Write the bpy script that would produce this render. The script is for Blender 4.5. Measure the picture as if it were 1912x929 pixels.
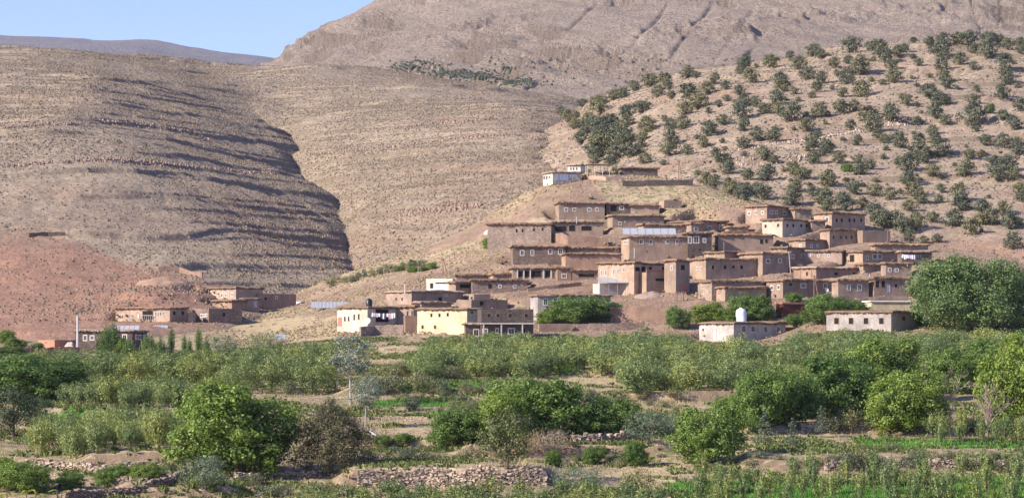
import bpy, math, random
import numpy as np
R = math.radians
scene = bpy.context.scene
for o in list(bpy.data.objects): bpy.data.objects.remove(o)
C = scene.collection
# ------------------------------------------------------------------ camera, sky, sun, exposure
F = 4313.0; CX = 956.0; H0 = 620.0; PW = 1912.0; PH = 929.0
cd = bpy.data.cameras.new('camera'); cam = bpy.data.objects.new('camera', cd); C.objects.link(cam)
cd.sensor_width = 36.0; cd.lens = 36.0*F/PW; cam.rotation_euler = (R(90), 0, 0); cam.location = (0, 0, 0)
cd.shift_y = (H0-PH/2)/PW; cd.clip_start = 0.3; cd.clip_end = 30000
scene.camera = cam
SUN_EL = 29.0; SUN_AZ = 25.0           # azimuth: degrees from straight left towards the viewer
sd = (-math.cos(R(SUN_AZ))*math.cos(R(SUN_EL)), -math.sin(R(SUN_AZ))*math.cos(R(SUN_EL)), math.sin(R(SUN_EL)))
w = bpy.data.worlds.new('World'); scene.world = w; w.use_nodes = True
nt = w.node_tree; bg = nt.nodes['Background']; sky = nt.nodes.new('ShaderNodeTexSky')
sky.sky_type = 'NISHITA'; sky.sun_disc = False; sky.sun_elevation = R(SUN_EL)
sky.sun_rotation = math.atan2(sd[0], sd[1]); sky.altitude = 1800; sky.air_density = 1.0; sky.dust_density = 0.3; sky.ozone_density = 4.0
gain = nt.nodes.new('ShaderNodeMix'); gain.data_type = 'RGBA'; gain.blend_type = 'MULTIPLY'; gain.inputs[0].default_value = 1.0; gain.inputs[7].default_value = (1.07, 0.90, 1.12, 1)
nt.links.new(sky.outputs[0], gain.inputs[6]); nt.links.new(gain.outputs[2], bg.inputs[0]); bg.inputs[1].default_value = 0.118
ld = bpy.data.lights.new('sun', 'SUN'); ld.energy = 4.9; ld.angle = R(0.53); ld.color = (1.0, 0.895, 0.765)
lo = bpy.data.objects.new('sun', ld); C.objects.link(lo)
lo.rotation_euler = (math.pi/2-R(SUN_EL), 0, math.atan2(sd[0], -sd[1]))
scene.view_settings.view_transform = 'Standard'; scene.view_settings.look = 'None'
scene.view_settings.exposure = 0.92; scene.view_settings.gamma = 1.0
scene.render.engine = 'CYCLES'; scene.cycles.max_bounces = 5; scene.cycles.diffuse_bounces = 3
scene.cycles.transparent_max_bounces = 8; scene.cycles.volume_bounces = 0
scene.cycles.use_adaptive_sampling = True; scene.cycles.use_denoising = True

# ------------------------------------------------------------------ helpers
def prop(o, label=None, cat=None, group=None, kind=None):
    if label: o['label'] = label
    if cat: o['category'] = cat
    if group: o['group'] = group
    o['kind'] = kind or 'thing'
    return o
def mesh_np(name, V, Fc, mats=(), smooth=False, fmat=None):
    me = bpy.data.meshes.new(name)
    V = np.asarray(V, np.float32).reshape(-1, 3)
    if isinstance(Fc, np.ndarray):
        n, k = Fc.shape
        me.vertices.add(len(V)); me.vertices.foreach_set('co', V.ravel())
        me.loops.add(n*k); me.loops.foreach_set('vertex_index', Fc.astype(np.int32).ravel())
        me.polygons.add(n); me.polygons.foreach_set('loop_start', np.arange(0, n*k, k, dtype=np.int32))
        me.update(calc_edges=True)
    else:
        me.from_pydata([tuple(map(float, v)) for v in V], [], [tuple(int(i) for i in f) for f in Fc]); me.update()
    for m in mats: me.materials.append(m)
    if smooth: me.polygons.foreach_set('use_smooth', np.ones(len(me.polygons), bool))
    if fmat is not None: me.polygons.foreach_set('material_index', np.asarray(fmat, np.int32))
    return me
def link(name, me, parent=None, loc=None):
    o = bpy.data.objects.new(name, me); C.objects.link(o)
    if parent: o.parent = parent
    if loc is not None: o.location = loc
    return o
def empty(name, loc, rz=0):
    o = bpy.data.objects.new(name, None); C.objects.link(o); o.location = loc; o.rotation_euler = (0, 0, rz)
    o.empty_display_size = 0.5
    return o
class MB:
    def __init__(s): s.V = []; s.F = []
    def add(s, V, Fc):
        n = len(s.V); s.V += [tuple(v) for v in V]; s.F += [tuple(i+n for i in f) for f in Fc]
    def box(s, x0, x1, y0, y1, z0, z1, jit=0, rng=None):
        V = [(x, y, z) for z in (z0, z1) for (x, y) in ((x0, y0), (x1, y0), (x1, y1), (x0, y1))]
        if jit: V = [tuple(c+rng.uniform(-jit, jit) for c in v) for v in V]
        s.add(V, [(3, 2, 1, 0), (4, 5, 6, 7), (0, 1, 5, 4), (1, 2, 6, 5), (2, 3, 7, 6), (3, 0, 4, 7)])
    def tube(s, P, Rr, n=6):
        P = [np.array(p, float) for p in P]; rings = []; V = []; Fc = []
        for i, p in enumerate(P):
            t = P[min(i+1, len(P)-1)]-P[max(i-1, 0)]; t = t/(np.linalg.norm(t)+1e-9)
            a = np.cross(t, (0, 0, 1) if abs(t[2]) < .9 else (1, 0, 0)); a /= np.linalg.norm(a); b = np.cross(t, a)
            for k in range(n):
                an = 2*math.pi*k/n; V.append(p+Rr[i]*(math.cos(an)*a+math.sin(an)*b))
        for i in range(len(P)-1):
            for k in range(n):
                k2 = (k+1) % n; Fc.append((i*n+k, i*n+k2, (i+1)*n+k2, (i+1)*n+k))
        Fc.append(tuple(range(n))); Fc.append(tuple(range((len(P)-1)*n, len(P)*n))[::-1])
        s.add(V, Fc)
    def obj(s, name, mat, parent=None, smooth=False, loc=None):
        return link(name, mesh_np(name, s.V, s.F, [mat], smooth), parent, loc)

def _h(ix, iy, seed):
    n = (ix.astype(np.int64)*374761393+iy.astype(np.int64)*668265263+seed*1274126177) & 0xffffffff
    n = ((n ^ (n >> 13))*1274126177) & 0xffffffff
    return ((n ^ (n >> 16)) & 0xffff)/32767.5-1.0
def vn(x, y, seed=0):
    x = np.asarray(x, float); y = np.asarray(y, float)
    ix = np.floor(x); iy = np.floor(y); fx = x-ix; fy = y-iy
    fx = fx*fx*fx*(fx*(fx*6-15)+10); fy = fy*fy*fy*(fy*(fy*6-15)+10)
    a = _h(ix, iy, seed); b = _h(ix+1, iy, seed); c = _h(ix, iy+1, seed); d = _h(ix+1, iy+1, seed)
    return (a*(1-fx)+b*fx)*(1-fy)+(c*(1-fx)+d*fx)*fy
def fbm(x, y, o=4, seed=0, g=0.5):
    s = 0; a = 1.0; t = 0
    for i in range(o):
        s = s+a*vn(x, y, seed+i*17); t += a; a *= g; x = x*2.03+11.3; y = y*2.03-7.1
    return s/t
def sst(a, b, x):
    t = np.clip((x-a)/(b-a), 0, 1); return t*t*(3-2*t)

# ------------------------------------------------------------------ terrain: each layer is a height field over plan (x, distance)
def tps(pts, extra=None):
    P = np.array([((u-CX)/F*d, d, (H0-y)*d/F) for u, d, y in pts])
    X = P[:, :2]/100; z = P[:, 2].copy()
    if extra is not None: z -= extra(P[:, 0], P[:, 1])
    n = len(X); D = np.linalg.norm(X[:, None]-X[None], axis=2)
    K = np.where(D > 0, D*D*np.log(D+1e-12), 0)+np.eye(n)*0.004
    A = np.zeros((n+3, n+3)); A[:n, :n] = K; A[:n, n] = 1; A[:n, n+1:] = X; A[n, :n] = 1; A[n+1:, :n] = X.T
    wv = np.linalg.solve(A, np.concatenate([z, [0, 0, 0]]))
    def f(x, d):
        x = np.asarray(x, float); d = np.asarray(d, float); sh = np.broadcast(x, d).shape
        q = np.stack([np.broadcast_to(x, sh).ravel(), np.broadcast_to(d, sh).ravel()], 1)/100
        r = np.empty(len(q))
        for i in range(0, len(q), 40000):
            e = q[i:i+40000]; DD = ((e[:, None]-X[None])**2).sum(2)
            r[i:i+40000] = (0.5*DD*np.log(DD+1e-12))@wv[:n]+wv[n]+e@wv[n+1:]
        r = r.reshape(sh)
        return r+extra(x, d) if extra is not None else r
    return f
# table image row -> distance for the terraced fields below the village
YT = [1100, 929, 870, 820, 760, 700, 660, 640]; DT = [160, 195, 215, 240, 275, 325, 370, 400]
def yd(y): return float(np.interp(-y, [-v for v in YT], DT))
TER = [  # terraces: (u0, u1, row, height, slant)
 (640, 1030, 903, 1.5, 0.0), (150, 470, 872, 1.2, 0.02), (1390, 2100, 872, 1.0, -0.01), (860, 1250, 846, 1.1, 0.0),
 (640, 1010, 738, 1.0, 0.0), (1060, 1470, 752, 1.2, 0.01), (1050, 1260, 702, 0.8, 0.0), (-60, 350, 786, 1.3, 0.0), (20, 150, 745, 1.6, 0.0),
 (560, 900, 828, 1.0, -0.05), (1400, 1760, 812, 0.7, 0.0), (60, 420, 728, 0.8, 0.0), (220, 440, 920, 0.8, 0.02)]
def m1_extra(x, d):
    x = np.asarray(x, float); d = np.maximum(np.asarray(d, float), 20); u = CX+x/d*F; z = np.zeros(np.broadcast(x, d).shape)
    for u0, u1, y, h, sl in TER:
        dl = yd(y)+sl*(x-(0.5*(u0+u1)-CX)/F*yd(y))+1.6*vn(x/9, x*0+y, 5)
        wd = sst(u0-25, u0+25, u)*(1-sst(u1-25, u1+25, u))
        t = d-dl
        z = z+wd*h*(sst(-0.5, 0.5, t)*np.exp(-np.maximum(t, 0)/16.0))
    return z
def rowpts(d, *uy): return [(u, d, y) for u, y in uy]
M1P = []
for u in (-900, -300, 100, 500, 900, 1300, 1700, 2100, 2800):
    M1P += [(u, 195, 929), (u, 240, 820), (u, 282, 752), (u, 325, 700), (u, 160, 1075), (u, 120, 1290)]
M1P += rowpts(370, (-300, 672), (100, 672), (500, 668), (900, 662), (1300, 662), (1700, 652), (2100, 650), (-900, 672), (2800, 650))
M1P += rowpts(402, (-300, 662), (100, 664), (300, 664), (500, 655), (700, 646), (900, 642), (1100, 640), (1400, 645), (1700, 630), (2100, 628), (-900, 662), (2800, 628))
M1P += [(u, 450, 640) for u in (-900, -300)]+[(u, 520, 610) for u in (-900, -300)]+[(u, 620, 640) for u in (-900, -300, 0)]
M1P += [(0, 440, 643), (0, 490, 622), (150, 432, 652), (200, 480, 605), (200, 520, 590), (200, 600, 600)]
M1P += [(300, 432, 648), (300, 450, 630), (300, 482, 603), (300, 515, 588), (300, 600, 590), (400, 430, 640), (400, 480, 604), (400, 512, 577), (400, 545, 563), (400, 620, 580)]
M1P += [(500, 420, 645), (500, 450, 622), (500, 480, 598), (500, 510, 575), (500, 535, 563), (500, 575, 575)]
M1P += [(600, 420, 638), (600, 450, 612), (600, 480, 580), (600, 510, 552), (600, 535, 528), (600, 575, 550), (700, 420, 633), (700, 440, 612), (700, 470, 568), (700, 500, 530), (700, 535, 492), (700, 580, 530)]
M1P += [(800, 420, 630), (800, 440, 602), (800, 460, 570), (800, 480, 540), (800, 505, 505), (800, 535, 468), (800, 585, 520)]
M1P += [(900, 420, 630), (900, 440, 605), (900, 465, 557), (900, 490, 512), (900, 515, 463), (900, 538, 428), (900, 590, 480)]
M1P += [(1000, 420, 630), (1000, 440, 602), (1000, 460, 555), (1000, 475, 525), (1000, 490, 492), (1000, 505, 455), (1000, 522, 412), (1000, 545, 353), (1000, 600, 400)]
M1P += [(1100, 420, 630), (1100, 445, 598), (1100, 465, 545), (1100, 490, 490), (1100, 520, 410), (1100, 548, 328), (1100, 570, 326), (1100, 620, 400)]
M1P += [(1200, 420, 628), (1200, 440, 600), (1200, 455, 562), (1200, 470, 525), (1200, 485, 489), (1200, 505, 442), (1200, 520, 405), (1200, 535, 365), (1200, 553, 324), (1200, 610, 380)]
M1P += [(1300, 420, 636), (1300, 435, 602), (1300, 462, 535), (1300, 485, 489), (1300, 505, 437), (1300, 525, 385), (1300, 543, 343), (1300, 600, 400)]
M1P += [(1400, 418, 640), (1400, 435, 602), (1400, 450, 562), (1400, 465, 524), (1400, 480, 497), (1400, 495, 465), (1400, 508, 430), (1400, 522, 386), (1400, 570, 440)]
M1P += [(1500, 416, 632), (1500, 450, 558), (1500, 465, 517), (1500, 485, 483), (1500, 500, 442), (1500, 515, 406), (1500, 560, 450)]
M1P += [(1600, 415, 622), (1600, 430, 592), (1600, 445, 558), (1600, 460, 520), (1600, 475, 490), (1600, 488, 465), (1600, 505, 432), (1600, 550, 470)]
M1P += [(1700, 415, 618), (1700, 455, 540), (1700, 475, 492), (1700, 492, 460), (1700, 535, 500), (1800, 415, 618), (1800, 435, 592), (1800, 455, 548), (1800, 470, 507), (1800, 485, 477), (1800, 530, 500)]
M1P += [(2100, 415, 622), (2100, 450, 560), (2100, 485, 485), (2100, 530, 500), (2800, 415, 622), (2800, 450, 570), (2800, 485, 500), (2800, 530, 500)]
m1s = tps(M1P, m1_extra)
def Z1(x, d):
    x = np.asarray(x, float); d = np.asarray(d, float)
    z = m1s(x, np.maximum(d, 120))
    # near side of the valley: the slope the camera stands on
    near = np.interp(d, [-400, -20, 0, 6, 30, 60, 90, 120], [18, 4, -1.65, -2.7, -9, -15, -18.2, -18.6])
    k = sst(95, 125, d); z = np.where(d < 125, near*(1-k)+z*k, z)
    return z+0.28*fbm(x/6, d/6, 4, 3)+0.5*fbm(x/28, d/28, 2, 9)*sst(150, 250, d)
PADS = []
def cutpads(z, x, d):
    z = np.array(z, float); x = np.broadcast_to(x, z.shape); d = np.broadcast_to(d, z.shape)
    for (px, pd, c_, s_, W, D, zp) in PADS:
        R0 = W+D+5; m = (np.abs(x-px) < R0) & (np.abs(d-pd) < R0)
        if not m.any(): continue
        lx = (x[m]-px)*c_+(d[m]-pd)*s_; ly = -(x[m]-px)*s_+(d[m]-pd)*c_
        e = np.maximum(np.maximum(-1.2-lx, lx-W-0.4), np.maximum(-1.6-ly, ly-D-0.2)); w_ = 1-sst(0, 1.8, e)
        z[m] = np.where(z[m] > zp, z[m]*(1-w_)+zp*w_, z[m])
    return z
TH = [(690, 560, 590), (672, 492, 635), (642, 418, 700), (600, 352, 785), (548, 292, 865), (497, 242, 945), (430, 205, 1030), (330, 150, 1120)]
thd = np.array([t[2] for t in TH], float); thx = np.array([(t[0]-CX)/F*t[2] for t in TH])
def m2_extra(x, d):
    xt = np.interp(d, thd, thx)+3*vn(d/42, d*0, 21)+1.5*vn(d/15, d*0, 22)
    s = x-xt; a = sst(560, 620, d)*(1-sst(860, 1010, d))
    rib = (1-np.abs(fbm(d/26+s/40, s/60, 3, 25))*2.2)
    return -a*(8.5*np.exp(-np.abs(s)/30.0)+3.0*np.exp(-np.abs(s)/6.0))+a*1.3*rib*np.exp(-np.abs(s)/55.0)*sst(0, 10, np.abs(s))
M2P = [(u, d, y) for u, y, d in TH[1:4]]+[(552, 865, 284), (500, 945, 226)]
M2P += rowpts(630, (560, 468), (500, 440), (440, 405), (260, 338), (0, 330), (-300, 330), (-900, 330), (800, 445), (956, 415), (1060, 410), (1150, 450), (1300, 500))
M2P += rowpts(530, (660, 575), (500, 540), (400, 515), (300, 500), (0, 492), (-300, 495), (-900, 495), (800, 580), (1000, 560), (1200, 560))
M2P += rowpts(490, (600, 620), (450, 580), (300, 560), (150, 565), (0, 575), (-300, 585), (-900, 585))
M2P += rowpts(450, (300, 650), (0, 645), (-300, 650), (-900, 650), (600, 660), (1100, 660))
M2P += rowpts(710, (560, 402), (500, 368), (440, 335), (260, 262), (0, 238), (-300, 245), (-900, 245), (760, 350), (956, 308), (1050, 310), (1120, 350), (1250, 420))
M2P += rowpts(800, (500, 310), (440, 278), (260, 202), (0, 172), (-300, 178), (-900, 178), (700, 295), (956, 245), (1040, 250), (1120, 300), (1220, 370))
M2P += rowpts(900, (440, 212), (260, 148), (0, 133), (-300, 138), (-900, 138), (640, 226), (800, 210), (956, 203), (1050, 212), (1120, 250), (1200, 310))
M2P += rowpts(1020, (440, 172), (350, 148), (260, 123), (0, 104), (-300, 105), (-900, 105), (560, 172), (700, 165), (850, 172), (956, 180), (1070, 196), (1160, 235))
M2P += rowpts(1110, (430, 138), (620, 119), (800, 143), (956, 163), (1060, 182), (1150, 200), (-300, 88), (-900, 88), (0, 90), (200, 104))
M2P += rowpts(1180, (0, 85), (230, 100), (400, 113), (-300, 84), (-900, 84), (620, 124))
M2P += rowpts(1350, (-900, 180), (-300, 180), (0, 180), (300, 190), (620, 210), (956, 240), (1150, 260))
m2s = tps(M2P, m2_extra)
def ledge(z, x, d, per, amp, seed, th=0.0):
    s = z/per+0.55*fbm(x/90, d/90, 3, seed); fr = s-np.floor(s)
    m = sst(th-0.25, th+0.25, fbm(x/55, d/70+np.floor(s)*7.3, 2, seed+40))
    return amp*m*(sst(0.84, 0.90, fr)-fr*0.9)
def Z2(x, d):
    z = m2s(x, d)
    g = fbm(x/35, d/90, 3, 31)*2.2
    z2 = z+g
    return z2+ledge(z2, x, d, 9.0, 1.0, 51, -0.3)+ledge(z2, x, d, 4.1, 0.55, 61, -0.2)+0.25*fbm(x/3, d/3, 3, 71)
M3P = rowpts(900, (900, 330), (1000, 270), (1060, 215), (1130, 180))+rowpts(840, (1200, 152), (1270, 132), (1400, 122))
M3P += rowpts(800, (1500, 100), (1640, 85), (1750, 74), (1912, 72), (2300, 60), (2800, 60))
M3P += rowpts(700, (950, 400), (1030, 330), (1100, 262), (1270, 195), (1400, 175), (1640, 150), (1912, 138), (2300, 130), (2800, 130))
M3P += rowpts(620, (950, 480), (1100, 345), (1270, 288), (1400, 265), (1640, 245), (1912, 232), (2300, 225), (2800, 225))
M3P += rowpts(560, (1000, 480), (1150, 415), (1270, 355), (1400, 352), (1640, 345), (1912, 335), (2300, 330), (2800, 330))
M3P += rowpts(520, (1270, 450), (1400, 425), (1640, 420), (1912, 415), (2300, 410), (2800, 410))+rowpts(485, (1400, 520), (1640, 495), (1912, 475), (2300, 470), (2800, 470))
M3P += rowpts(450, (1400, 600), (1640, 580), (1912, 560), (2800, 560))+rowpts(950, (1130, 200), (1400, 165), (1640, 130), (1912, 110), (2800, 100))+rowpts(1150, (1130, 260), (1640, 260), (2800, 260))
m3s = tps(M3P)
def Z3(x, d):
    z = m3s(x, d)+fbm(x/30, d/45, 3, 131)*1.5
    return z+ledge(z, x, d, 7.5, 1.3, 151, 0.05)+ledge(z, x, d, 3.1, 0.5, 161, 0.0)+0.22*fbm(x/3, d/3, 3, 171)
M4P = []
for u, yc, dc in ((380, 230, 2300), (450, 140, 2300), (520, 86, 2300), (560, 68, 2350), (620, 42, 2400), (700, -6, 2450), (760, -44, 2500), (900, -110, 2700), (1100, -210, 2900), (1400, -290, 3100), (1912, -330, 3200), (2600, -330, 3200)):
    M4P += [(u, dc, yc), (u, dc+700, yc+160)]
M4P += rowpts(1400, (380, 300), (620, 215), (900, 200), (1200, 190), (1500, 180), (1912, 175), (2600, 170))
M4P += rowpts(1800, (380, 280), (560, 170), (700, 112), (900, 92), (1200, 78), (1500, 68), (1912, 60), (2600, 60))
M4P += rowpts(2200, (1200, -50), (1500, -60), (1912, -70), (2600, -70), (900, 0))
m4s = tps(M4P)
def _hh(k): return 0.35+0.65*(_h(k, k*0+3, 8) > -0.1)
def Z4(x, d):
    z = m4s(x, d)
    q = (x*0.80+d*0.34); p = (d*0.80-x*0.34)
    rd = 1-np.abs(fbm(q/110, p/1100, 4, 201))*2
    rock = sst(0.02, 0.30, fbm(x/170, d/240, 3, 260)+0.5*sst(-40, -260, x)-0.05)
    z = z-8+rd*5+(1-np.abs(fbm(q/45, p/700, 3, 208))*2)*2.5+fbm(x/45, d/45, 5, 221)*3.2*(0.2+rock)
    z = z+ledge(z*0.75+x*0.42, x, d, 30, 11.0*(0.06+rock), 251, -0.1)+ledge(z*0.75+x*0.42, x, d, 11, 4.5*(0.06+rock), 261, -0.15)
    s = (0.988*x-0.156*d)/34+0.30*fbm(x/220, d/700, 3, 281); k = np.floor(s); fr = np.abs(s-k-0.5-0.25*_h(k, k*0, 5))
    z = z-2.6*np.exp(-(fr/0.05)**2)*sst(-0.25, 0.15, fbm(k*3.1, d/500, 2, 291))*(1-rock*.8)*_hh(k)
    for u0, d0, r in ((1290, 1880, 48), (1375, 1840, 34), (660, 1950, 45), (1130, 1740, 42), (1510, 1960, 50), (1230, 2150, 60), (1750, 2000, 60), (890, 2050, 50)):
        m = np.exp(-(((x-(u0-CX)/F*d0)/r)**2+((d-d0)/(r*1.3))**2)); z = z+m*(8*np.maximum(0, fbm(x/20, d/20, 4, 333)+0.1)+3.5*(1-np.abs(fbm(x/14, d/40, 3, 338))*2.5))
    return z
M5P = []
for u, yc in ((-900, 30), (-300, 48), (0, 62), (70, 70), (130, 73), (230, 77), (300, 77), (330, 84), (360, 92), (420, 101), (520, 112), (700, 122), (900, 125)):
    M5P += [(u, 7000, yc), (u, 7800, yc+60), (u, 5600, yc+75), (u, 4300, 260)]
m5s = tps(M5P)
def Z5(x, d): return m5s(x, d)-9+fbm(x/260, d/500, 5, 301)*16

def zall(x, d, ls=(1, 2, 3)):
    z = None
    for k in ls:
        f = (Z1, Z2, Z3)[k-1]; v = f(x, d)
        if k == 1: v = np.where((d > 2) & (d < 620), v, -999)
        if k == 2: v = np.where((d > 445) & (d < 1350), v, -999)
        if k == 3: v = np.where((d > 455) & (d < 1150), v, -999)
        z = v if z is None else np.maximum(z, v)
    return z
_DG = {1: np.arange(120, 615, 0.5), 2: np.arange(446, 1340, 1.0), 3: np.arange(456, 1140, 1.0)}
def hit(u, y, ls=(1, 2, 3)):
    """first point of the terrain seen through pixel (u, y) of the photograph"""
    best = None
    for k in ls:
        dg = _DG[k]; x = (u-CX)/F*dg; z = (Z1, Z2, Z3)[k-1](x, dg)
        t = z >= (H0-y)*dg/F
        if t.any():
            i = int(np.argmax(t)); d = dg[i]
            if best is None or d < best: best = d
    if best is None: best = 540 if 1 in ls else 790
    x = (u-CX)/F*best
    return x, best
def ground_z(x, d): return float(zall(np.array([x]), np.array([d]))[0])
# ------------------------------------------------------------------ materials
def newmat(name, rough=0.9, spec=0.2):
    m = bpy.data.materials.new(name); m.use_nodes = True
    b = m.node_tree.nodes['Principled BSDF']; b.inputs['Roughness'].default_value = rough; b.inputs['Specular IOR Level'].default_value = spec
    return m, m.node_tree, b
def nd(t, k, **kw):
    n = t.nodes.new(k)
    for a, v in kw.items(): setattr(n, a, v)
    return n
def lk(t, a, b): t.links.new(a, b)
def noise(t, vec, scale, detail=4, rough=0.55, dist=0.0):
    n = nd(t, 'ShaderNodeTexNoise'); n.inputs['Scale'].default_value = scale; n.inputs['Detail'].default_value = detail
    n.inputs['Roughness'].default_value = rough; n.inputs['Distortion'].default_value = dist
    if vec is not None: lk(t, vec, n.inputs['Vector'])
    return n.outputs['Fac']
def ramp(t, fac, stops):
    r = nd(t, 'ShaderNodeValToRGB'); e = r.color_ramp.elements
    while len(e) < len(stops): e.new(0.5)
    for i, (p, c) in enumerate(stops): e[i].position = p; e[i].color = (c[0], c[1], c[2], 1)
    lk(t, fac, r.inputs[0]); return r.outputs[0]
def mix(t, fac, a, b, mode='MIX'):
    n = nd(t, 'ShaderNodeMix', data_type='RGBA', blend_type=mode)
    if isinstance(fac, (int, float)): n.inputs[0].default_value = fac
    else: lk(t, fac, n.inputs[0])
    for s, v in ((6, a), (7, b)):
        if isinstance(v, tuple): n.inputs[s].default_value = (*v[:3], 1)
        else: lk(t, v, n.inputs[s])
    return n.outputs[2]
def mapv(t, vec, sc, rot=(0, 0, 0)):
    n = nd(t, 'ShaderNodeMapping'); n.inputs['Scale'].default_value = sc; n.inputs['Rotation'].default_value = rot
    lk(t, vec, n.inputs['Vector']); return n.outputs[0]
def bump(t, b, h, strength, dist):
    n = nd(t, 'ShaderNodeBump'); n.inputs['Strength'].default_value = strength; n.inputs['Distance'].default_value = dist
    lk(t, h, n.inputs['Height']); lk(t, n.outputs[0], b.inputs['Normal'])
def soil_mat(name, c1, c2, c3, tuft, tufts, red=(0.33, 0.135, 0.085), sc=1.0, bstr=0.7, bdist=0.5, streak=None, steep=(0.66, 0.84)):
    m, t, b = newmat(name, 0.97, 0.08)
    g = nd(t, 'ShaderNodeNewGeometry').outputs['Position']
    big = noise(t, g, 0.012*sc, 5, 0.6); mid = noise(t, g, 0.11*sc, 4, 0.6); fine = noise(t, g, 0.9*sc, 5, 0.7)
    c = ramp(t, big, [(0.35, c1), (0.5, c2), (0.66, c3)])
    c = mix(t, mix(t, 0.5, mid, (0.5, 0.5, 0.5)), c, ramp(t, mid, [(0.3, tuple(v*0.72 for v in c2)), (0.7, tuple(min(1, v*1.22) for v in c3))]))
    fr = ramp(t, fine, [(0.36, (0.60, 0.60, 0.60)), (0.5, (1, 1, 1)), (0.66, (1.18, 1.18, 1.18))])
    c = mix(t, 0.75, c, fr, 'MULTIPLY')
    if streak:
        sv = mapv(t, g, streak[0], streak[1]); sn = noise(t, sv, 1.0, 5, 0.65, 0.6)
        c = mix(t, ramp(t, sn, [(0.40, (0.75, 0.75, 0.75)), (0.52, (0, 0, 0))]), c, tuple(streak[2]))
    tn = noise(t, g, 0.55*sc, 5, 0.75)
    tm = ramp(t, tn, [(0.50, (0, 0, 0)), (0.58, (1, 1, 1))])
    c = mix(t, mix(t, 1.0, tm, (tufts,)*3, 'MULTIPLY'), c, tuft)
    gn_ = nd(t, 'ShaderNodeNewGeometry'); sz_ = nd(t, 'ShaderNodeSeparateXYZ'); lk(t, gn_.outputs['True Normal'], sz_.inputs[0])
    c = mix(t, ramp(t, sz_.outputs[2], [(steep[0], (0.85, 0.85, 0.85)), (steep[1], (0, 0, 0))]), c, mix(t, mid, tuple(v*0.42 for v in c1), tuple(v*0.8 for v in c2)))  # steep faces take darker rock colour, which also paints in ledge shadow
    at = nd(t, 'ShaderNodeAttribute', attribute_name='cov'); sep = nd(t, 'ShaderNodeSeparateColor'); lk(t, at.outputs['Color'], sep.inputs[0])
    rn = ramp(t, mid, [(0.3, tuple(v*0.8 for v in red)), (0.7, tuple(min(1, v*1.25) for v in red))]); rn = mix(t, 0.6, rn, fr, 'MULTIPLY')
    c = mix(t, sep.outputs[0], c, rn)
    dn = ramp(t, fine, [(0.3, (0.32, 0.24, 0.13)), (0.7, (0.56, 0.45, 0.27))])
    c = mix(t, sep.outputs[2], c, dn)
    gn = ramp(t, fine, [(0.3, (0.05, 0.13, 0.02)), (0.7, (0.13, 0.28, 0.05))])
    c = mix(t, sep.outputs[1], c, gn)
    lk(t, c, b.inputs['Base Color'])
    bm = nd(t, 'ShaderNodeMath', operation='ADD'); lk(t, tn, bm.inputs[0]); lk(t, fine, bm.inputs[1])
    bump(t, b, bm.outputs[0], bstr, bdist)
    return m
MAT = {}
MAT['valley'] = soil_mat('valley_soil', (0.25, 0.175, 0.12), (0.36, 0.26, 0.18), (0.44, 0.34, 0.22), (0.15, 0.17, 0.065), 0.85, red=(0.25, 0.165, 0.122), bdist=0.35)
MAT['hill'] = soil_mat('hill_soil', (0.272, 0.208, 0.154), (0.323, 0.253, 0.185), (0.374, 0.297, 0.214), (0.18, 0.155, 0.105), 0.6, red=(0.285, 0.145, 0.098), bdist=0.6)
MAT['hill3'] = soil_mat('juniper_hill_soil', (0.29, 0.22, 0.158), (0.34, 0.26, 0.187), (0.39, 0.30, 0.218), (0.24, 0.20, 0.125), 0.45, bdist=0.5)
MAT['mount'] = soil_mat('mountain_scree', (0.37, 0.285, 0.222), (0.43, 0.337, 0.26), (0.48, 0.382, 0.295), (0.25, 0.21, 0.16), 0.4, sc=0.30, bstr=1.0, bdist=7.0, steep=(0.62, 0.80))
MAT['far'] = soil_mat('distant_soil', (0.16, 0.145, 0.15), (0.20, 0.175, 0.175), (0.23, 0.20, 0.19), (0.12, 0.12, 0.10), 0.6, sc=0.08, bstr=0.8, bdist=15)
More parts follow.
